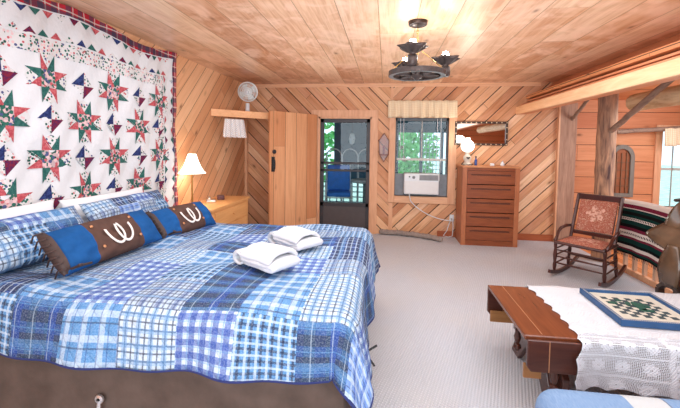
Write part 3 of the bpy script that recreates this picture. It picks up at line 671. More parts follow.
mb = MB(); mb.box(BX1-.10, BX1-.03, BY1-.13, BY1-.06, 0, .2); mb.build('leg', M_TABLEL, bed)
mb = MB(); mb.lathe([(.024, 0), (.022, .008), (.01, .012), (.012, 0.0)], (-1.385, BY0-.012, .28), 12, Matrix.Rotation(PI/2, 4, 'X'))
mb.tube([(-1.385, BY0-.02, .275), (-1.395, BY0-.03, .17), (-1.405, BY0-.03, .08)], .006, 6); mb.tube([(-1.38, BY0-.02, .275), (-1.375, BY0-.03, .17), (-1.37, BY0-.03, .07)], .006, 6)
mb.build('concho_tie', M_SILVER, bed)
mb = MB(); mb.tube([(BX1+.03, 1.95, .42), (BX1+.08, 1.95, .43), (BX1+.13, 1.97, .455)], .006, 6); mb.tube([(BX1+.03, 1.96, .41), (BX1+.08, 1.95, .40), (BX1+.12, 1.93, .36)], .006, 6); mb.build('leather_tie', M_BLACK, bed)

# patchwork bed quilt: flat cloth coordinates -> draped surface
QT = .775; R_ = .10
def prof(s):
    """outward, down for arc length s past the start of the roll"""
    if s <= 0: return s, 0.0
    if s < R_*PI/2: a = s/R_; return R_*math.sin(a), R_*(1-math.cos(a))
    e = s-R_*PI/2; return R_+e*.10, R_+e*.99
def drape(a, b):
    # a along X from head to foot, b from far (0) to near; inner rectangle edges
    ex, ey0, ey1 = BX1-.06, BY0+.07, BY1-.07
    dx = max(0, a-ex); dn = max(0, ey0-b); dfar = max(0, b-ey1)
    z = QT + .010*math.sin(a*4.2+b*3)+.007*math.sin(a*9.3-b*7.1)+.006*math.sin(a*3.1+b*12)+.008*mnoise.noise(Vector((a*4, b*4, 1)))
    z += .012*max(0, 1-abs(a+1.9)/.5)
    dy = dn if dn > 0 else dfar; sy = -1 if dn > 0 else 1
    if dx == 0 and dy == 0: return Vector((a, b, z))
    if dx > 0 and dy > 0:
        r = math.hypot(dx, dy); th = math.atan2(dy, dx)
        o, d = prof(r*.96); e = max(0, r-.16); fl = e*(.30*math.sin(2*th)**2 + .16*math.sin(6*th+.5))
        o += fl; return Vector((ex+o*math.cos(th), (ey0 if sy < 0 else ey1)+sy*o*math.sin(th), z-d))
    if dy > 0:
        o, d = prof(dy); k = min(1, d/.3); o += k*(.022*math.sin(a*7.5)+.012*math.sin(a*17+1)+.02)
        return Vector((a, (ey0 if sy < 0 else ey1)+sy*o, z-d-.008*math.sin(a*6)*k))
    o, d = prof(dx); k = min(1, d/.3); o += k*(.018*math.sin(b*8)+.01*math.sin(b*19)+.012)
    return Vector((ex+o, b, z-d-.008*math.sin(b*6)*k))
A0, A1, B0, B1 = -2.42, BX1-.06+.42, BY0+.07-.345, BY1-.07+.345
PW, PH = .29, .275
rnd = random.Random(11); pat = {}
LAY = ['4362561425', '4514025063', '2366352640', '3001643516', '1643205234', '0225460152', '4330126407', '2116554621', '7052013565', '3427362074']
def mat_at(u, v):
    a = A0+(A1-A0)*u; b = B0+(B1-B0)*v; i = int((a-A0)/PW); j = int((b-B0)/PH + (.0))
    return int(LAY[i % 10][j % 10])
mb = MB(); nu, nv = int((A1-A0)/(PW/10)), int((B1-B0)/(PH/10))
mb.grid(lambda u, v: drape(A0+(A1-A0)*u, B0+(B1-B0)*v), nu, nv, mat=mat_at, uvfn=lambda u, v: (A0+(A1-A0)*u, B0+(B1-B0)*v))
bq = thing('patchwork_bed_quilt', 'blue and white plaid patchwork quilt spread over the bed', 'quilt')
mb.build('quilt_cloth', PL, bq, smooth=True, solid=.012)
# dark binding along the hem
mb = MB(); hem = [drape(a, B0) for a in [A0+(A1-A0)*k/120 for k in range(121)]]+[drape(A1, B0+(B1-B0)*k/90) for k in range(1, 91)]
mb.tube(hem, .008, 6); mb.build('binding', plain('navy_binding', S(40, 50, 104), .9), bq, smooth=True)

# ------------------------------------------------------------------ pillows
def pillow_mesh(L, H, T, mats, matfn=None, n=26, puff=2.4, corner=.06, uvo=(0, 0), wr=.006):
    """pillow in local XZ (X = length, Z = height), thickness along Y"""
    g = MB()
    for s in (1, -1):
        def fn(u, v):
            x, z = (u-.5)*2, (v-.5)*2
            e = (max(0, 1-abs(x)**puff)*max(0, 1-abs(z)**puff))**.45
            pull = 1-corner*(1-abs(z)**3)*abs(x)**6; pullz = 1-corner*1.3*(1-abs(x)**3)*abs(z)**6
            w_ = wr*mnoise.noise(Vector((x*3+uvo[0]*9, z*3, s*2)))*4*e
            return Vector((x*L/2*pull, s*(T/2*e+w_)+0, z*H/2*pullz))
        g.grid(fn, n*2, n, mat=matfn, uvfn=lambda u, v: (uvo[0]+u*L, uvo[1]+v*H))
    return g
def place(o, bl, br, tl, sink=0):
    """orient local X along bottom edge and local Z up the pillow"""
    bl, br, tl = Vector(bl), Vector(br), Vector(tl); x = (br-bl).normalized(); z = (tl-bl); z = (z-x*z.dot(x)).normalized(); y = z.cross(x)
    M = Matrix((x, y, z)).transposed().to_4x4(); c_ = (bl+br)/2 + (z*(tl-bl).length/2); M.translation = c_; o.matrix_world = M; return o
def bedpillow(name, label, cat, L, H, T, mat, bl, br, tl, grp=None, matfn=None, uvo=(0, 0), **k):
    o = thing(name, label, cat, group=grp); place(o, bl, br, tl)
    pillow_mesh(L, H, T, mat, matfn, uvo=uvo, **k).build('pillow_body', mat, o, smooth=True, weld=True); return o
bedpillow('white_pillow', 'white bed pillow behind the plaid sham nearest the camera', 'pillow', 1.08, .35, .13, M_WHITE, (-2.38, 1.33, .79), (-2.38, 2.41, .79), (-2.44, 1.33, 1.12))
bedpillow('white_pillow', 'white bed pillow behind the plaid sham by the nightstand', 'pillow', .96, .34, .12, M_WHITE, (-2.38, 2.44, .79), (-2.38, 3.40, .79), (-2.44, 2.44, 1.10))
def shamfn(seed, L, H):
    r = random.Random(seed); G = {}
    def f(u, v):
        k = (int(u*L/.24), int(v*H/.22))
        if k not in G: G[k] = r.choice([0, 4, 5, 6, 3, 1, 7, 2])
        return G[k]
    return f
def sham(label, bl, br, tl, seed, L, H):
    o = thing('plaid_sham', label, 'pillow', group='plaid pillow shams'); place(o, bl, br, tl)
    pillow_mesh(L, H, .16, PL, shamfn(seed, L, H), uvo=(seed, .0), corner=.03).build('sham_cover', PL, o, smooth=True, weld=True)
    return o
s1 = sham('blue plaid pillow sham at the left edge of the photo, nearest the camera', (-2.10, 1.36, .80), (-2.10, 2.42, .80), (-2.30, 1.36, 1.09), 3, 1.06, .33)
s2 = sham('blue plaid pillow sham nearest the nightstand and table lamp', (-2.10, 2.46, .80), (-2.10, 3.42, .80), (-2.30, 2.46, 1.09), 8, .96, .33)
def horseshoe_pillow(label, bl, br, tl, L, H):
    o = thing('lumbar_pillow', label, 'pillow', group='blue and brown lumbar pillows'); place(o, bl, br, tl)
    T = .16
    mf = lambda u, v: 0 if .26 < u < .74 else 1
    pillow_mesh(L, H, T, None, mf, n=26, corner=.04).build('pillow_body', [M_BROWN, M_BLUE], o, smooth=True, weld=True)
    def sy(x, z):
        X, Z = x/(L/2), z/(H/2); e = (max(0, 1-abs(X)**2.4)*max(0, 1-abs(Z)**2.4))**.45; return -T/2*e-.006
    # two interlocked horseshoes
    for q, (cx, rot) in enumerate(((-.040, .22), (.036, -.10))):
        g = MB(); path = [(-.050, .075-.03*k/4) for k in range(4)]
        N_ = 18; path = []
        for k in range(N_+1):
            a = PI*.86+(k/N_)*PI*1.28; path.append((.058*math.cos(a), (.062+.026)*math.sin(a)))
        up_, dn_ = [], []
        for k, (x, z) in enumerate(path):
            n_ = Vector((x, z)).normalized(); wd = .0072
            for sg, lst in ((1, up_), (-1, dn_)):
                X, Z = x+n_.x*wd*sg, z+n_.y*wd*sg; X, Z = X*math.cos(rot)-Z*math.sin(rot)+cx, X*math.sin(rot)+Z*math.cos(rot)
                lst.append((X, sy(X, Z)-.008-.003*q, Z))
        for k in range(N_): g.poly([up_[k], up_[k+1], dn_[k+1], dn_[k]])
        g.build('horseshoe', M_SHOE, o, solid=.004, weld=True)
    for sx in (-.17, .17):
        for sz in (-.075, .075): g = MB(); g.lathe([(0, 0), (.011, 0), (.008, .005), (0, .006)], (sx*L/.9, sy(sx*L/.9, sz), sz), 10, Matrix.Rotation(PI/2, 4, 'X')); g.build('concho_stud', M_CONCHO, o)
    g = MB()
    for s in (-1,):
        def fr(u, v): # laced leather end flap
            z = (u-.5)*H*.95; ph = (v-.5)*PI; k_ = 1-abs(2*u-1)**4; return Vector((-L/2+.030-.036*math.cos(ph), (.010+.034*k_)*math.sin(ph), z+.004*math.sin(u*40)))
        g.grid(fr, 30, 6)
        for k in range(7):
            z = -.42*H+k*.14*H; g.tube([(s*L/2-.012, -.05, z), (s*L/2-.022, 0, z+.018), (s*L/2-.012, .05, z)], .005, 5)
    g.tube([(-L/2, -.06, -H*.46), (-L/2+.05, -.09, -H*.5), (-L/2+.1, -.09, -H*.52)], .007, 6); g.tube([(-L/2, -.06, -H*.46), (-L/2+.02, -.12, -H*.52), (-L/2-.03, -.15, -H*.54)], .007, 6)
    g.build('laced_end', M_DKBROWN, o, smooth=True)
    return o
horseshoe_pillow('blue and brown lumbar pillow with horseshoes, the nearer one, in front of left sham', (-1.75, 1.79, .805), (-1.70, 2.59, .81), (-1.93, 1.82, 1.03), .82, .29)
horseshoe_pillow('blue and brown lumbar pillow with horseshoes, the far one by the nightstand', (-1.71, 2.68, .79), (-1.61, 3.24, .79), (-1.89, 2.70, .99), .66, .28)

# ------------------------------------------------------------------ folded towels
def towel(label, loc, rz, seed):
    o = thing('folded_towel', label, 'towel', loc, rz, 'folded white towels on the bed')
    def slab(g, cx, cy, z0, lx, ly, th, layers, tilt=0, sd=0):
        # folded stack: a serpentine sheet profile swept along y
        P_ = []
        for k in range(layers):
            x0, x1 = (-lx/2, lx/2) if k % 2 == 0 else (lx/2, -lx/2); zc = z0+th*(k+.5)
            for q in range(9): P_.append((x0+(x1-x0)*q/8, zc))
            if k < layers-1:
                s = 1 if x1 > 0 else -1
                for q in range(1, 5): a = -PI/2+q*PI/5; P_.append((x1+s*math.cos(a)*th*.5, zc+th*.5+math.sin(a)*th*.5))
        n = len(P_)
        def fn(u, v):
            x, z = P_[min(n-1, int(round(u*(n-1))))]; y = (v-.5)*ly
            w_ = mnoise.noise(Vector((x*7+sd, y*7, z*9+sd)))
            dome = 1-.5*(abs(v-.5)*2)**3
            return Vector((cx+x+.016*w_, cy+y+.010*mnoise.noise(Vector((x*9, sd, z*20))), z0+(z-z0)*(1.0 if z < z0+th else dome+.0)+.008*w_))
        g.grid(fn, n-1, 14)
    g = MB(); slab(g, 0.02, 0, .012, .25, .24, .044, 3, sd=seed); g.build('bath_towel', M_TOWEL, o, smooth=True, solid=.030, subsurf=1)
    g = MB(); pts = []
    def roll(u, v):
        a = u*2*PI*1.6; r = .028+.018*u; y = (v-.5)*.20; w_ = mnoise.noise(Vector((a, y*9, seed)))
        return Vector((-.15+r*1.25*math.cos(a)+.01*w_, y*(1-.12*u)-.02, .055+r*math.sin(a)))
    g.grid(roll, 40, 10); g.build('hand_towel', M_TOWEL, o, smooth=True, solid=.014)
    return o
towel('folded white towel stack nearer the camera on the bed quilt', (-.72, 2.18, .785), math.radians(-30), 1.0)
towel('folded white towel stack farther back on the bed quilt', (-.66, 2.66, .785), math.radians(-36), 5.0)

# ------------------------------------------------------------------ chandelier
ch = thing('wagon_wheel_chandelier', 'wagon wheel chandelier with lit lamps hanging from the wooden ceiling', 'chandelier', (.25, 3.3, 0))
mb = MB(); mb.lathe([(.03, 2.60), (.075, 2.615), (.085, 2.64)], seg=24); mb.tube([(.072*math.cos(a), .072*math.sin(a), 2.617) for a in [k*PI/12 for k in range(24)]], .01, 6, closed=True); mb.build('canopy', M_IRON, ch, smooth=True)
mb = MB()
for k in range(13):
    z = 2.60-k*.031
    mb.tube([((.008*math.cos(a)) if k % 2 else 0, (.008*math.cos(a)) if not k % 2 else 0, z-.015+.02*math.sin(a)) for a in [q*PI/4 for q in range(8)]], .0028, 5, closed=True)
mb.build('chain', M_BRASS, ch)
WZ = 2.19
mb = MB(); N_ = 48
for (r0, r1, z0, z1) in ((.205, .245, WZ-.022, WZ+.022),):
    rg = [[mb.bm.verts.new((r*math.cos(k*2*PI/N_), r*math.sin(k*2*PI/N_), z)) for k in range(N_)] for r, z in ((r0, z0), (r1, z0), (r1, z1), (r0, z1))]
    for q in range(4):
        for k in range(N_): mb.face([rg[q][k], rg[q][(k+1) % N_], rg[(q+1) % 4][(k+1) % N_], rg[(q+1) % 4][k]])
mb.build('wheel_rim', M_IRON, ch, bevel=.003)
for k in range(6):
    a = k*PI/3+.2; mb = MB(); mb.tube([(.04*math.cos(a), .04*math.sin(a), WZ), (.10*math.cos(a), .10*math.sin(a), WZ), (.21*math.cos(a), .21*math.sin(a), WZ)], [.013, .018, .012], 8); mb.build('spoke', M_IRON, ch, smooth=True)
mb = MB(); mb.lathe([(0, WZ-.06), (.02, WZ-.055), (.03, WZ-.04), (.05, WZ-.03), (.05, WZ+.03), (.03, WZ+.04), (.02, WZ+.07), (0, WZ+.075)], seg=20); mb.tube([(0, 0, WZ+.07), (0, 0, 2.22)], .008, 8); mb.build('hub', M_IRON, ch, smooth=True)
for k in range(3):
    a = math.radians(90+120*k); mb = MB(); mb.tube([(.235*math.cos(a), .235*math.sin(a), WZ+.02), (0, 0, 2.42)] if k != 9 else [], .004, 5); mb.build('hanging_rod', M_BRASS, ch)
def leafy(j_): return lambda a, j: (.16*math.sin(6*a)*(j >= j_))
for ai, (a, r) in enumerate(((math.radians(-103), .24), (math.radians(8), .25), (math.radians(112), .24))):
    cx, cy_ = r*math.cos(a), r*math.sin(a); z0 = WZ+(.075 if ai == 0 else .035)
    mb = MB(); mb.lathe([(.0, z0-.06), (.034, z0-.055), (.042, z0-.04), (.042, z0+.03), (.022, z0+.04), (.05, z0+.055), (.09, z0+.085), (.118, z0+.105), (.09, z0+.093), (.03, z0+.055), (0, z0+.055)], (cx, cy_, 0), 36, ripple=leafy(6)); lc = mb.build('lamp_cup', M_IRON, ch, smooth=True)
    mb = MB(); mb.lathe([(0, z0+.055), (.014, z0+.06), (.026, z0+.09), (.034, z0+.12), (.024, z0+.155), (0, z0+.165)], (cx, cy_, 0), 16); mb.build('bulb', emis('chandelier_bulb', (1, .93, .82), 25), lc, smooth=True)
    point('chandelier_light', (.25+cx, 3.3+cy_, z0+.2), 2.0, (1, .95, .9), .04)

# ------------------------------------------------------------------ railing, blanket, posts, braces
RX = 3.06
rl = thing('balcony_railing', 'low pale slatted railing under the striped blanket', 'railing')
mb = MB(); mb.box(RX-.03, RX+.03, 2.6, 5.2, .84, .88); mb.build('top_rail', M_TRIMZ, rl, bevel=.004)
mb = MB(); mb.box(RX-.03, RX+.03, 2.6, 5.3, .0, .06); mb.build('bottom_rail', M_TRIMZ, rl, bevel=.004)
M_SLAT = wood('pale_slats', S(226, 196, 168), S(190, 150, 124), 'Z')
for k in range(14):
    y = 2.75+k*.175; mb = MB(); mb.box(RX-.02, RX+.02, y-.02, y+.02, .07, .84); mb.build('slat', M_SLAT, rl, bevel=.003)
t = NT('serape_stripes'); z_ = t.sep(t.uvc())[1]; xx = t.sep(t.uvc())[0]
zz = t.math('ADD', t.math('DIVIDE', z_, .64), t.math('MULTIPLY', t.noise(t.comb(xx, z_), 60, 1), .006))
MA, DG, WHT, DBK = S(118, 40, 62), S(20, 58, 54), S(226, 218, 210), S(24, 24, 26)
c = t.ramp(zz, [(0, WHT), (.06, MA), (.13, WHT), (.145, DG), (.2, DBK), (.26, DG), (.31, WHT), (.36, DG), (.44, DBK), (.5, MA), (.555, WHT), (.67, MA), (.71, DG), (.79, DBK), (.84, WHT), (.9, MA), (.93, DG), (.97, DBK)], 'CONSTANT')
zig = t.math('GREATER_THAN', t.math('SINE', t.math('MULTIPLY', t.math('ADD', xx, z_), 2*PI/.035)), -.1)
b1 = t.math('MULTIPLY', t.math('MULTIPLY', t.math('GREATER_THAN', zz, .32), t.math('LESS_THAN', zz, .35)), zig); b2 = t.math('MULTIPLY', t.math('MULTIPLY', t.math('GREATER_THAN', zz, .6), t.math('LESS_THAN', zz, .635)), zig)
c = t.mix(t.math('MAXIMUM', b1, b2), c, DBK); t.bump(t.noise(t.uvc(), 300, 1), .4, .004); M_SER = t.fin(c, .95, 0, .05)
g = MB(); YB0, YB1 = 3.0, 5.13
def bl_(u, v):
    Y = YB0+(YB1-YB0)*u; s = v*1.0; top = .905-.02*math.sin(u*PI*2)-.05*(1-u)*.4; w_ = .014*math.sin(Y*11)+.008*math.sin(Y*23+1)
    hang = .66
    if v < .8: d = (1-v/.8); return (RX-.045-w_*d-.03*d, Y, top-.04*0-hang*d*(1+.02*math.sin(Y*5)))
    q = (v-.8)/.2; return (RX-.045+.09*q, Y, top+.02*math.sin(q*PI)-.01)
g.grid(bl_, 70, 40, uvfn=lambda u, v: (u*2, (1-min(1, v/.8))*.64))
sb = thing('striped_blanket', 'green, white and maroon striped woven blanket hung over the railing', 'blanket')
g.build('blanket_cloth', M_SER, sb, smooth=True, solid=.008)
g = MB()
for k in range(101):
    p = Vector(bl_(k/101+.004, 0)); g.tube([p, p+Vector((-.003, .004*math.sin(k*2.3), -.035))], .0028, 4)
g.build('fringe', plain('dark_fringe', S(60, 56, 54), .9), sb)

def log(name, label, pts, r, mat, wob=.01, seed=0, cat='log'):
    pts = [Vector(p) for p in pts]; P_ = []; n = 26
    for k in range(n+1):
        u = k/n*(len(pts)-1); i = min(int(u), len(pts)-2); p = pts[i].lerp(pts[i+1], u-i)
        P_.append(p+Vector((mnoise.noise(Vector((k*.3, seed, 0))), mnoise.noise(Vector((k*.3, seed, 5))), mnoise.noise(Vector((k*.3, seed, 9)))))*wob)
    rr = [r*(1+.07*mnoise.noise(Vector((k*.4, seed+3, 0)))) for k in range(n+1)]
    g = MB(); g.tube(P_, rr, 16); return tag(g.build(name, mat, None, smooth=True, angle=1.0), label, cat)
log('log_post', 'thick peeled log post standing behind the rocking chair', [(3.0, 5.46, 0), (3.0, 5.46, 2.37)], .115, M_LOG, .012, 1, 'post')
log('log_brace', 'long dark log brace slanting up from the thick post toward the camera', [(2.97, 5.30, 1.80), (2.97, 4.2, 2.36)], .035, M_STICK, .008, 2, 'brace')
log('log_brace', 'short thin brace slanting up from the weathered corner board', [(2.99, 6.42, 2.02), (2.99, 5.85, 2.36)], .025, M_STICK, .006, 3, 'brace')
log('log_beam', 'pale peeled log beam under the alcove ceiling', [(3.24, 5.3, 2.17), (3.24, -.5, 2.17)], .115, M_LOGL, .012, 4, 'beam')
log('twig_curtain_rod', 'knobbly branch used as curtain rod over the alcove window', [(3.70, 6.46, 1.84), (5.3, 6.46, 1.95)], .036, M_STICK, .014, 5, 'curtain rod')
valance('alcove_valance', 'tan checked valance hanging from the branch rod over the alcove window', 4.36, 5.3, 6.43, 1.62, 1.90, 7, amp=.018)
# alcove window
w2 = empty_structure('window_2')
mb = MB(); mb.box(VX0-.1, VX0, AY-.03, AY+.1, VZ0-.1, VZ1+.1); mb.box(VX1, VX1+.1, AY-.03, AY+.1, VZ0-.1, VZ1+.1); mb.box(VX0, VX1, AY-.03, AY+.1, VZ1, VZ1+.1); mb.box(VX0, VX1, AY-.03, AY+.1, VZ0-.1, VZ0); mb.build('window_frame', M_TRIMZ, w2, bevel=.004)
mb = MB(); mb.box(VX0, VX1, AY+.03, AY+.06, 1.22, 1.26); mb.box(VX0, VX0+.03, AY+.03, AY+.06, VZ0, VZ1); mb.box(VX1-.03, VX1, AY+.03, AY+.06, VZ0, VZ1); mb.box(VX0+.2, VX0+.21, AY+.03, AY+.05, VZ0, VZ1); mb.build('sash', M_SASH, w2)
mb = MB(); mb.box(VX0+.03, VX1-.03, AY+.042, AY+.046, VZ0, VZ1); mb.build('glass_pane', M_GLASS, w2)

# arched wall decor
af = thing('arched_wall_ornament', 'grey arched wooden window frame ornament on the horizontal board wall', 'wall decor', (3.86, AY-.035, 1.2))
def arch(w_, h0, h1, n=14):
    P_ = [(-w_, h0)]+[(-w_*math.cos(k*PI/n)*1.0, h1+w_*1.15*math.sin(k*PI/n)) for k in range(n+1)]+[(w_, h0)]; return P_
outer, inner = arch(.185, -.43, .22), arch(.125, -.37, .22)
mb = MB(); n = len(outer)
for i in range(n):
    j = (i+1) % n
    a, b, c_, d = outer[i], outer[j], inner[j], inner[i]
    f_ = [(p[0], -.02, p[1]) for p in (a, b, c_, d)]; mb.prism(f_, (0, .045, 0))
mb.build('arch_surround', wood('grey_weathered', S(140, 134, 124), S(98, 92, 86), 'Z', rough=.8), af)
mb = MB()
for x in (-.075, 0, .075): mb.box(x-.006, x+.006, -.005, .01, -.37, .30)
for z in (-.25, -.12, .01, .14): mb.box(-.125, .125, -.004, .01, z-.005, z+.005)
mb.build('lattice', plain('lattice_brown', S(124, 84, 54), .6), af)
mb = MB(); mb.prism([(p[0], .012, p[1]) for p in inner], (0, .008, 0)); mb.build('back_panel', plain('arch_back', S(150, 84, 48), .7), af)

# ------------------------------------------------------------------ rocking chair (local +X = front)
rc = thing('rocking_chair', 'dark wooden rocking chair with floral upholstered seat and back', 'rocking chair', (2.40, 4.67, 0), math.atan2(-.70, -.71))
HW = .26
for s in (-1, 1):
    mb = MB(); rp = []
    for k in range(25):
        u = k/24; x = .34-.86*u; z = .022+.42*(x+.02)**2*(1.0 if x > 0 else .85); rp.append((x, s*HW, z))
    for k in range(24): mb.bar(rp[k], Vector(rp[k+1])+(Vector(rp[k+1])-Vector(rp[k]))*.12, .028, .042)
    mb.build('rocker', M_MAHOG, rc)
    def turned(p, q, rs):
        g = MB(); p, q = Vector(p), Vector(q); g.tube([p.lerp(q, i/(len(rs)-1)) for i in range(len(rs))], rs, 10); return g
    TR = [.014, .018, .022, .016, .02, .024, .02, .015, .02, .018]
    turned((.20, s*HW, .05), (.205, s*HW*.98, .42), TR).build('front_leg', M_MAHOG, rc, smooth=True)
    turned((-.20, s*HW, .05), (-.19, s*HW*.9, .42), TR).build('rear_leg', M_MAHOG, rc, smooth=True)
    for z in (.15, .25, .33): turned((.2, s*HW, z), (-.2, s*HW, z+.01), [.007, .009, .011, .009, .007]).build('side_stretcher', M_MAHOG, rc, smooth=True)
    mb = MB(); mb.bar((-.17, s*.235, .40), (-.39, s*.235, .97), .03, .045, (1, 0, 0)); mb.build('back_post', M_MAHOG, rc, bevel=.006)
    mb = MB(); ap = [(-.225, s*.255, .57), (-.12, s*.275, .575), (0, s*.285, .555), (.08, s*.28, .52), (.12, s*.275, .47), (.20, s*.265, .43)]
    mb.tube(ap, [.018, .02, .02, .018, .018, .02], 10); mb.build('armrest', M_MAHOG, rc, smooth=True)
for z in (.16, .24, .32):
    turned((.2, -HW, z), (.2, HW, z), [.007, .01, .012, .01, .007]).build('front_stretcher', M_MAHOG, rc, smooth=True)
turned((-.2, -HW, .2), (-.2, HW, .2), [.007, .01, .012, .01, .007]).build('rear_stretcher', M_MAHOG, rc, smooth=True)
mb = MB(); mb.box(-.23, .25, -.265, .265, .40, .435); mb.build('seat_frame', M_MAHOG, rc, bevel=.014)
t = NT('tapestry'); P = t.obj(); uvx = t.sep(t.uvc())
v = t.n('ShaderNodeTexVoronoi'); t.put(v.inputs['Vector'], P); v.inputs['Scale'].default_value = 60
c = t.ramp(t.noise(P, 28, 4, .7, 2), [(.36, S(140, 62, 54)), (.46, S(190, 122, 100)), (.53, S(150, 84, 66)), (.6, S(218, 172, 150)), (.7, S(130, 104, 66))])
cx_ = t.math('SUBTRACT', uvx[0], .5); cz_ = t.math('SUBTRACT', uvx[1], .55)
rr_ = t.math('SQRT', t.math('ADD', t.math('POWER', cx_, 2.0), t.math('POWER', cz_, 2.0))); an = t.math('ARCTAN2', cz_, cx_)
pet = t.math('ADD', t.math('MULTIPLY', t.math('ABSOLUTE', t.math('SINE', t.math('MULTIPLY', an, 2.5))), .20), .08)
c = t.mix(t.math('MULTIPLY', t.math('MULTIPLY', t.math('LESS_THAN', rr_, pet), t.ramp(t.noise(P, 40, 3), [(.42, (0, 0, 0)), (.52, (1, 1, 1))])), .75), c, S(230, 188, 168)); M_TAP = t.fin(c, .9, 0, .1)
mb = MB(); mb.grid(lambda u, v: Vector((-.21+.44*u, -.235+.47*v, .436+.03*(1-(2*u-1)**4)*(1-(2*v-1)**4))), 14, 14, uvfn=lambda u, v: (u, v)); mb.build('seat_cushion', M_TAP, rc, smooth=True)
mb = MB(); bp = Vector((-.225, 0, .53)); bt_ = Vector((-.363, 0, .905)); bn = Vector((.93, 0, .35))
mb.grid(lambda u, v: bp.lerp(bt_, v)+Vector((0, (.19+.01*v)*(2*u-1), 0))+bn*(.012+.024*(1-(2*u-1)**4)*(1-(2*v-1)**4)), 14, 14, uvfn=lambda u, v: (u, v)); mb.build('back_cushion', M_TAP, rc, smooth=True)
mb = MB(); mb.bar(bp-Vector((0, .225, .03)), bp+Vector((0, .225, -.03)), .022, .05); mb.bar(Vector((-.380, -.24, .94)), Vector((-.380, .24, .94)), .03, .075)
mb.bar(bp.lerp(bt_, .5)+Vector((-.008, -.2, 0)), bp.lerp(bt_, .5)+Vector((-.008, .2, 0)), .015, .4, (-.35, 0, .93)); mb.build('back_frame', M_MAHOG, rc, bevel=.006)

# ------------------------------------------------------------------ saddle on its stand (local +X = horse's front)
sd = thing('western_saddle', 'brown leather western saddle at the right edge in front of the striped blanket', 'saddle', (2.54, 3.2, .66), math.radians(98)); sd.scale = (.94, .94, .94)
g = MB()
def seat(u, v):
    x = -.26+.50*u; th = (v-.5)*2.3; r = .17+.02*math.sin(u*PI)
    rise = .13*max(0, (.28-u)/.28)**1.5+.16*max(0, (u-.72)/.28)**1.4
    zc = .18+rise*math.cos(th)**2
    return Vector((x-.05*max(0, (.2-u))*math.cos(th), r*1.05*math.sin(th), zc+r*math.cos(th)-.02))
g.grid(seat, 24, 20); g.build('seat', M_LEATHER, sd, smooth=True, solid=.02)
g = MB()
def cantle(u, v):
    th = (u-.5)*2.2; return Vector((-.27-.06*v, (.17+.01*v)*math.sin(th), .20+.17*math.cos(th)+.10*v*math.cos(th)**.5 if math.cos(th) > 0 else .2))
g.grid(cantle, 18, 6); g.build('cantle', M_LEATHER, sd, smooth=True, solid=.022)
g = MB()
def skirt_(s): return lambda u, v: Vector((-.36+.62*u+.05*v*(2*u-1), s*(.15+.12*v+.025*math.sin(v*PI)), .28-.21*v*(.30+.70*math.sin(.12+u*(PI-.24))**.6)))
for s in (-1, 1): g.grid(skirt_(s), 18, 8)
g.build('skirt', M_LEATHER, sd, smooth=True, solid=.014)
g = MB(); g.tube([(.20, 0, .34), (.235, 0, .42), (.25, 0, .48)], [.07, .035, .026], 12); g.lathe([(0, 0), (.045, .0), (.055, .012), (.05, .025), (0, .03)], (.255, 0, .485), 18, Matrix.Rotation(.25, 4, 'Y')); g.build('horn', M_LEATHERD, sd, smooth=True)
for s in (-1, 1):
    g = MB(); g.grid(lambda u, v: Vector((.03+(.5-.0)*.0+(u-.5)*(.09+.11*math.sin(min(1, v*1.1)*PI*.75)), s*(.265+.03*math.sin(v*2.2)+.014*math.sin(u*PI)), .14-.35*v)) if True else None, 8, 14)
    fd = g.build('fender', M_LEATHER, sd, smooth=True, solid=.014)
    g = MB(); z0 = -.385; ring = [(-.07, s*.28, z0+.0), (-.08, s*.28, z0+.13), (-.03, s*.28, z0+.18), (.07, s*.28, z0+.18), (.12, s*.28, z0+.13), (.11, s*.28, z0)]
    for k in range(5): g.bar(ring[k], ring[k+1], .06, .035, (1, .0, .01))
    g.bar((-.085, s*.28, z0-.0), (.125, s*.28, z0-.0), .11, .03); g.build('stirrup', M_LEATHERD, sd, bevel=.006)
ss = thing('saddle_stand', 'wooden stand holding the saddle', 'stand', (2.54, 3.2, 0), math.radians(98))
g = MB(); g.tube([(-.3, 0, .79), (.2, 0, .79)], .07, 14); g.build('saddle_rest', M_TABLED, ss)
for x in (-.2, .12):
    for s in (-1, 1): g = MB(); g.bar((x, s*.03, .79), (x, s*.17, 0), .04, .04, (1, 0, 0)); g.build('leg', M_TABLED, ss)

# ------------------------------------------------------------------ coffee table (drop leaves), lace cloth, board
tx0, tx1, ty0, ty1, tz = .81, 2.20, 2.165, 2.93, .48
ct = thing('drop_leaf_coffee_table', 'dark walnut drop-leaf coffee table half covered by lace cloth', 'coffee table')
mb = MB(); mb.box(tx0, tx1, ty0, ty1, tz-.03, tz); mb.build('top', M_TABLE, ct, bevel=.006)
mb = MB(); mb.box(tx0+.10, tx0+.1035, ty0+.02, ty1-.01, tz, tz+.0012); mb.build('inlay_line', M_INLAY, ct)
for s, y in ((-1, ty0), (1, ty1)):
    mb = MB(); yo = y+s*.012
    z1 = tz-.012; z0 = z1-.185 if s < 0 else z1-.235
    pts = [(tx0+.005, yo, z1), (tx1-.005, yo, z1), (tx1-.005, yo, z0+.03), (tx1-.03, yo, z0), (tx0+.03, yo, z0), (tx0+.005, yo, z0+.03)]
    mb.prism(pts, (0, s*.022, 0)); lf_ = mb.build('drop_leaf', M_TABLED, ct, bevel=.005)
    mb = MB(); yy = yo+s*.022 if s < 0 else yo
    mb.box(tx0+.12, tx0+.125, yo-.0236 if s < 0 else yo-.001, yo-.0215 if s < 0 else yo, z0+.006, z1-.004); mb.build('leaf_inlay', M_INLAY, lf_)
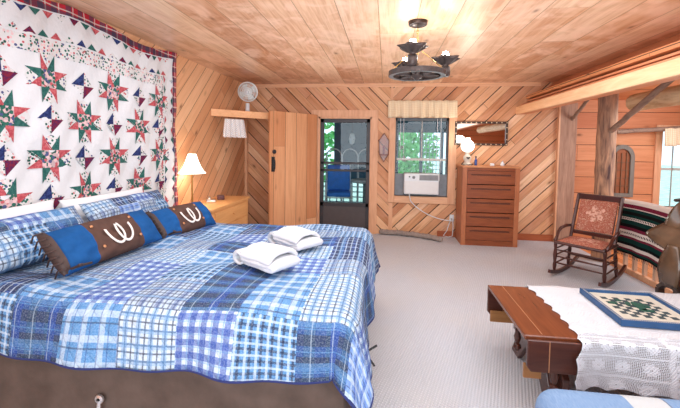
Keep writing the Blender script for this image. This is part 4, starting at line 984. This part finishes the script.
mb = MB(); mb.box(tx0+.16, tx1-.12, ty0+.06, ty0+.085, tz-.16, tz-.03); mb.box(tx0+.16, tx1-.12, ty1-.085, ty1-.06, tz-.16, tz-.03); mb.box(tx0+.16, tx0+.185, ty0+.085, ty1-.085, tz-.16, tz-.03); mb.box(tx1-.145, tx1-.12, ty0+.085, ty1-.085, tz-.16, tz-.03); mb.build('apron', M_TABLED, ct)
for x in (tx0+.22, tx1-.16):
    mb = MB(); mb.prism([(x-.04, ty0+.03, 0), (x-.04, ty0+.2, .30), (x-.04, ty0+.3, tz-.03), (x-.04, ty1-.3, tz-.03), (x-.04, ty1-.2, .30), (x-.04, ty1-.03, 0), (x-.04, ty1-.16, 0), (x-.04, ty1-.3, .16), (x-.04, ty0+.3, .16), (x-.04, ty0+.16, 0)], (.035, 0, 0)); mb.build('trestle_leg', M_TABLED, ct, bevel=.006)
    mb = MB(); mb.prism([(x+.02, ty0+.05, .0), (x+.02, ty0+.05, .20), (x+.02, ty0+.12, .27), (x+.02, ty0+.18, .27), (x+.02, ty0+.18, 0)], (.04, 0, 0)); mb.build('foot_block', M_TABLED, ct, bevel=.006)
for x, y in ((tx0+.115, ty1-.33), (tx0+.165, ty0-.002)):
    mb = MB(); mb.lathe([(0, -.05), (.016, -.045), (.027, -.025), (.022, -.004), (.01, .004), (.018, .02), (.024, .05), (.016, .08), (.02, .12), (.024, .26)], (x, y, .20), 18); mb.box(x-.022, x+.022, y-.022, y+.022, .30, .45); mb.build('drop_finial', M_TABLED, ct, smooth=True, angle=.7)
for y0, x1 in ((ty0+.05, tx0+.12), (ty1-.02, tx0+.22)):
    mb = MB(); mb.box(tx0+.02, x1, y0, y0+.018, .195, .28); mb.build('support_rail', M_TABLEL, ct, bevel=.003)
# lace cloth
t = NT('crochet_lace'); uv = t.sep(t.uvc()); U, V = uv[0], uv[1]
per = .017
h1 = t.math('MULTIPLY', t.math('SINE', t.math('MULTIPLY', U, 2*PI/per)), t.math('SINE', t.math('MULTIPLY', V, 2*PI/per)))
hole = t.math('GREATER_THAN', t.math('ABSOLUTE', h1), .46)
# flower medallions on a lattice
def cell(x, p, o=0.0): return t.math('SUBTRACT', t.math('FRACT', t.math('DIVIDE', t.math('ADD', x, 10*p+o), p)), .5)
fx, fy = t.math('MULTIPLY', cell(U, .115), .115), t.math('MULTIPLY', cell(V, .115), .115)
rr_ = t.math('SQRT', t.math('ADD', t.math('POWER', fx, 2.0), t.math('POWER', fy, 2.0))); an = t.math('ARCTAN2', fy, fx)
petal = t.math('ADD', .024, t.math('MULTIPLY', t.math('ABSOLUTE', t.math('SINE', t.math('MULTIPLY', an, 4.0))), .013))
flower = t.math('LESS_THAN', rr_, petal); core = t.math('GREATER_THAN', rr_, .006)
band = t.math('GREATER_THAN', t.math('ABSOLUTE', cell(V, .115)), .46); band2 = t.math('GREATER_THAN', t.math('ABSOLUTE', cell(U, .51)), .475)
solid = t.math('MAXIMUM', t.math('MAXIMUM', t.math('MULTIPLY', flower, core), band), band2)
alpha = t.math('SUBTRACT', 1.0, t.math('MULTIPLY', hole, t.math('SUBTRACT', 1.0, solid)))
t.bump(t.math('ADD', h1, solid), .5, .004); M_LACE = t.fin((.82, .87, .94), .9, 0, .1, Alpha=alpha)
t2 = NT('dense_lace'); uv = t2.sep(t2.uvc()); h2 = t2.math('MULTIPLY', t2.math('SINE', t2.math('MULTIPLY', uv[0], 2*PI/.02)), t2.math('SINE', t2.math('MULTIPLY', uv[1], 2*PI/.02)))
sc_ = t2.noise(t2.uvc(), 14, 3); hol2 = t2.math('MULTIPLY', t2.math('GREATER_THAN', h2, .86), t2.math('GREATER_THAN', sc_, .5)); t2.bump(h2, .5, .003)
M_LACE2 = t2.fin((.70, .71, .74), .9, 0, .1, Alpha=t2.math('SUBTRACT', 1.0, hol2))
lx0, lx1 = 1.075, 2.235; ny0, ny1 = ty0-.05, ty1+.01
def lace_pt(a, b):
    # a = X, b = distance along Y from far hem to near hem
    zt = tz+.006+.002*mnoise.noise(Vector((a*8, b*8, 0)))
    if b > ty1+.012: d = b-ty1-.012; return Vector((a, ty1+.045+.012*math.sin(a*20), zt-d))
    if b > ty0-.03: return Vector((a, b, zt))
    d = ty0-.03-b; k = min(1, d/.2)
    return Vector((a+.03*k*math.sin(a*9), ty0-.045-.018*k*(1+math.sin(a*13+1))-.05*k*max(0, math.sin(a*4.6-2.0)), zt-d*.985))
bA, bB = ty0-.03-.27, ty1+.012+.2
mb = MB(); NU, NV = 130, 130
def lg(u, v):
    b = bA+(bB-bA)*v
    left = lx0+.022*abs(math.sin(b*PI/.12))+.03*math.sin(b*3.1)
    if b < ty0: left -= .03*min(1, (ty0-b)/.2)
    a = left+(lx1-left)*u; p = lace_pt(a, b)
    if v < .03: p.z += .0
    sc = .022*abs(math.sin(a*PI/.14))
    if b < ty0-.03: p.z += sc*((ty0-.03-b)/.27)**3
    return p
mb.grid(lg, NU, NV, mat=lambda u, v: 0 if (bA+(bB-bA)*v) < ty0+.06 or u < .0 else 1, uvfn=lambda u, v: (lx0+(lx1-lx0)*u, bA+(bB-bA)*v))
tag(mb.build('lace_tablecloth', [M_LACE, M_LACE2], None, smooth=True, solid=.003), 'white crocheted lace cloth draped over the coffee table', 'tablecloth')
# board
bx, by, bs = 1.66, 2.585, .235
cb = thing('framed_checkerboard', 'blue framed checkerboard tray with cream field on the lace cloth', 'checkerboard', (bx, by, tz+.012), math.radians(-1.5))
mb = MB()
for (x0, x1, y0, y1) in ((-bs, bs, -bs-.02, -bs+.008), (-bs, bs, bs-.008, bs+.02), (-bs-.0, -bs+.028, -bs+.008, bs-.008), (bs-.028, bs, -bs+.008, bs-.008)): mb.box(x0, x1, y0, y1, 0, .038)
mb.build('frame', plain('blue_paint', S(34, 78, 124), .5, var=.1), cb, bevel=.003)
mb = MB(); mb.box(-bs+.02, bs-.02, -bs, bs, .004, .02); mb.build('field', plain('cream_field', S(206, 200, 184), .7, var=.05), cb)
mb = MB(); q = .038
for i in range(8):
    for j in range(8):
        if (i+j) % 2: mb.box(-4*q+i*q, -3*q+i*q, -4*q+j*q, -3*q+j*q, .02, .0212)
mb.build('dark_squares', plain('dark_teal', S(48, 66, 72), .7), cb)
mb = MB()
for k in range(46):
    u = -bs+.012+k*(2*bs-.024)/45
    for s in (-1, 1): mb.box(u-.0025, u+.0025, s*(bs+.006)-.004, s*(bs+.006)+.004, .038, .0388); mb.box(s*(bs-.014)-.004, s*(bs-.014)+.004, u-.0025, u+.0025, .038, .0388)
mb.build('rope_edge', plain('rope_cream', S(196, 190, 176), .8), cb)['kind'] = 'stuff'
mb = MB()
def blob(cx, cy, rx, ry, rot=0): mb.prism([(cx+rx*math.cos(a)*math.cos(rot)-ry*math.sin(a)*math.sin(rot), cy+rx*math.cos(a)*math.sin(rot)+ry*math.sin(a)*math.cos(rot), .0212) for a in [k*PI/7 for k in range(14)]], (0, 0, .004))
blob(.02, .02, .028, .07); blob(.065, .035, .018, .04, .3); blob(-.03, .045, .016, .036, -.4); blob(.03, -.045, .045, .02); blob(-.12, .05, .03, .018); blob(-.06, .10, .02, .014)
mb.build('cactus_motif', plain('motif_green', S(30, 80, 66), .7), cb)

# ------------------------------------------------------------------ denim ottoman in the foreground
t = NT('denim_stripes'); P = t.sep(t.obj()); k1 = t.math('FRACT', t.math('DIVIDE', t.math('ADD', P[0], 2.74), .27)); k1 = t.math('MULTIPLY', k1, t.math('GREATER_THAN', P[0], -.31)); k1 = t.math('ADD', k1, t.math('LESS_THAN', P[0], -.31))
nzz = t.noise(t.comb(t.math('MULTIPLY', P[0], 260.0), t.math('MULTIPLY', P[1], 40.0), t.math('MULTIPLY', P[2], 40.0)), 1, 2)
c = t.ramp(k1, [(0, S(196, 198, 194)), (.50, S(60, 84, 116)), (.52, S(92, 132, 178)), (1.0, S(92, 132, 178))], 'CONSTANT'); c = t.mix(t.math('MULTIPLY', nzz, .5), c, S(190, 208, 228)); t.bump(nzz, .4, .003)
M_DENIM = t.fin(c, .9, 0, .1)
ot = thing('striped_ottoman', 'rounded blue denim and cream striped ottoman in front of the coffee table', 'ottoman', (1.21, 1.16, 0))
mb = MB(); mb.box(-.60, .60, -.30, .34, .10, .55); mb.build('base', M_DENIM, ot, bevel=.05, bseg=4)
mb = MB(); mb.box(-.62, .62, -.32, .36, .43, .625); mb.build('cushion', M_DENIM, ot, bevel=.085, bseg=6, smooth=True)
for x in (-.5, .5):
    for y in (-.22, .26): mb = MB(); mb.lathe([(.02, 0), (.03, .05), (.035, .1)], (x, y, 0), 12); mb.build('leg', M_TABLED, ot)

# ------------------------------------------------------------------ outdoors: porch and garden
mb = MB(); mb.box(-4, 5.4, D+.2, 10.4, -.2, -.08); struct('porch_floor', mb, M_DECK)
mb = MB(); mb.box(-4.2, 3.0, D+.2, 10.6, 2.5, 2.56)
for k in range(9): mb.box(-4+k*.8, -3.92+k*.8, D+.2, 10.5, 2.38, 2.5)
struct('porch_roof', mb, plain('porch_wood', S(96, 84, 74), .8, var=.2))
M_PORCH = plain('porch_paint', S(52, 100, 122), .7, var=.15)
M_PWHITE = plain('porch_white', S(200, 226, 236), .6)
mb = MB()
mb.box(-1.42, .32, 9.9, 10.0, .62, 2.4); mb.box(.32, 3.0, 9.9, 10.0, 1.93, 2.4); mb.box(.32, 3.0, 9.9, 10.0, -.1, .82)
for x in (.88, 1.42, 1.75): mb.box(x, x+.07, 9.9, 10.0, .82, 1.93)
mb.box(-4.2, -4.1, D+.2, 10.0, -.1, 2.4); mb.box(-4.1, -2.3, 9.9, 10.0, -.1, 2.4)
struct('porch_wall', mb, M_PORCH)
pr2 = empty_structure('porch_lattice')
mb = MB()
for k in range(14): mb.box(-2.3+k*.19, -2.27+k*.19, 9.9, 9.92, -.08, .6)
for k in range(5): mb.box(-2.3, .32, 9.9, 9.92, .0+k*.14, .03+k*.14)
for k in range(6): mb.box(.95+k*.09, .965+k*.09, 9.93, 9.95, .82, 1.93)
for k in range(10): mb.box(.95, 1.42, 9.93, 9.95, .84+k*.11, .855+k*.11)
mb.build('lattice_slats', M_PWHITE, pr2)
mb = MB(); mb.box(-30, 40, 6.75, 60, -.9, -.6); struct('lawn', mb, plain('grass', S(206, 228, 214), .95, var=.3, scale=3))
t = NT('leaves'); n_ = t.white(t.n('ShaderNodeNewGeometry').outputs['Position']); nn = t.noise(t.obj(), 3, 3)
M_LEAF = t.fin(t.ramp(nn, [(.35, S(70, 170, 90)), (.55, S(120, 220, 130)), (.7, S(180, 240, 170))]), .7, 0, .2)
def tree(label, x, y, r, h, seed):
    o = thing('garden_tree', label, 'tree', (x, y, -.6)); rn = random.Random(seed); g = MB()
    g.tube([(0, 0, 0), (.03, .02, h*.4), (-.04, 0, h*.8)], [.14, .11, .05], 8); g.build('trunk', M_STICK, o)
    g = MB()
    for k in range(1500):
        d = Vector((rn.gauss(0, 1), rn.gauss(0, 1), rn.gauss(0, 1))).normalized()*(r*rn.random()**.35); p = Vector((d.x, d.y, h*.62+d.z*h*.55/r))
        a = Vector((rn.gauss(0, 1), rn.gauss(0, 1), rn.gauss(0, 1))).normalized()*.13; b = a.orthogonal().normalized()*.09
        g.poly([p-a, p-b, p+a, p+b])
    g.build('foliage', M_LEAF, o, recalc=False)
tree('leafy green tree beyond the porch seen through the storm door', -2.9, 12.3, 1.4, 4.4, 1)
tree('leafy green tree beyond the porch seen through the back window', .55, 13.4, 1.3, 4.2, 2)
tree('leafy green tree beyond the porch at the right of the back window', 3.6, 12.6, 1.2, 4.0, 3)
# patio chair
pc = thing('patio_chair', 'blue cushioned patio chair with white metal arms out on the porch', 'patio chair', (-1.10, 8.5, -.08), math.radians(8))
M_CUSH = plain('patio_blue', S(60, 130, 225), .8); M_PM = plain('patio_white', S(210, 216, 220), .5)
mb = MB(); mb.box(-.27, .27, -.28, .28, .46, .56); mb.build('seat_cushion', M_CUSH, pc, bevel=.03)
mb = MB(); mb.bar((0, .2, .56), (0, .36, 1.16), .54, .09, (0, -1, .2)); mb.build('back_cushion', M_CUSH, pc, bevel=.03)
for s in (-1, 1):
    mb = MB(); mb.tube([(s*.3, -.28, 0), (s*.3, -.3, .55), (s*.3, -.26, .74), (s*.3, -.15, .78), (s*.3, .26, .76)], .018, 8); mb.build('arm_frame', M_PM, pc, smooth=True)
    mb = MB(); mb.tube([(s*.28, .3, 0), (s*.28, .22, .45), (s*.28, .4, 1.2)], .018, 8); mb.build('rear_leg', M_PM, pc, smooth=True)
mb = MB(); mb.tube([(-.28, -.27, .44), (.28, -.27, .44), (.28, .25, .44), (-.28, .25, .44)], .015, 6, closed=True); mb.build('seat_frame', M_PM, pc)
pt = thing('patio_table', 'round grey stone-topped patio table beside the blue porch chair', 'patio table', (-.42, 8.35, -.08))
mb = MB(); mb.lathe([(.36, .80), (.38, .82), (.38, .85), (.36, .87)], seg=28); mb.build('table_top', plain('stone_top', S(186, 190, 192), .6), pt)
mb = MB(); mb.lathe([(.2, 0), (.2, .05), (.1, .1), (.1, .75), (.16, .80)], seg=18); mb.build('pedestal', plain('stone_ped', S(120, 130, 132), .8, var=.3, scale=20), pt)
tr = thing('reflection_arches', 'white metal arches added on the porch in place of a bench-back reflection', 'reflection stand-in', (-1.0, 9.4, -.08))
mb = MB()  # arches added outdoors to imitate a reflected bench back
for k in range(3):
    x0 = -.55+k*.42; mb.tube([(x0, 0, 0), (x0, 0, 1.35)]+[(x0+.2-.2*math.cos(a), 0, 1.35+.2*math.sin(a)) for a in [q*PI/8 for q in range(1, 8)]]+[(x0+.4, 0, 1.35), (x0+.4, 0, 0)], .018, 6)
mb.build('arch_tubes', M_PM, tr)
pl = thing('porch_lantern', 'small white oval lantern hanging under the porch roof', 'lantern', (-.83, 8.8, 1.72))
mb = MB(); mb.lathe([(0, -.14), (.05, -.12), (.08, 0), (.05, .12), (0, .14)], seg=16); mb.build('globe', plain('lantern_white', S(220, 224, 228), .3), pl, smooth=True)
mb = MB(); mb.tube([(0, 0, .13), (0, 0, .66)], .008, 6); mb.build('hook', M_BLACK, pl)
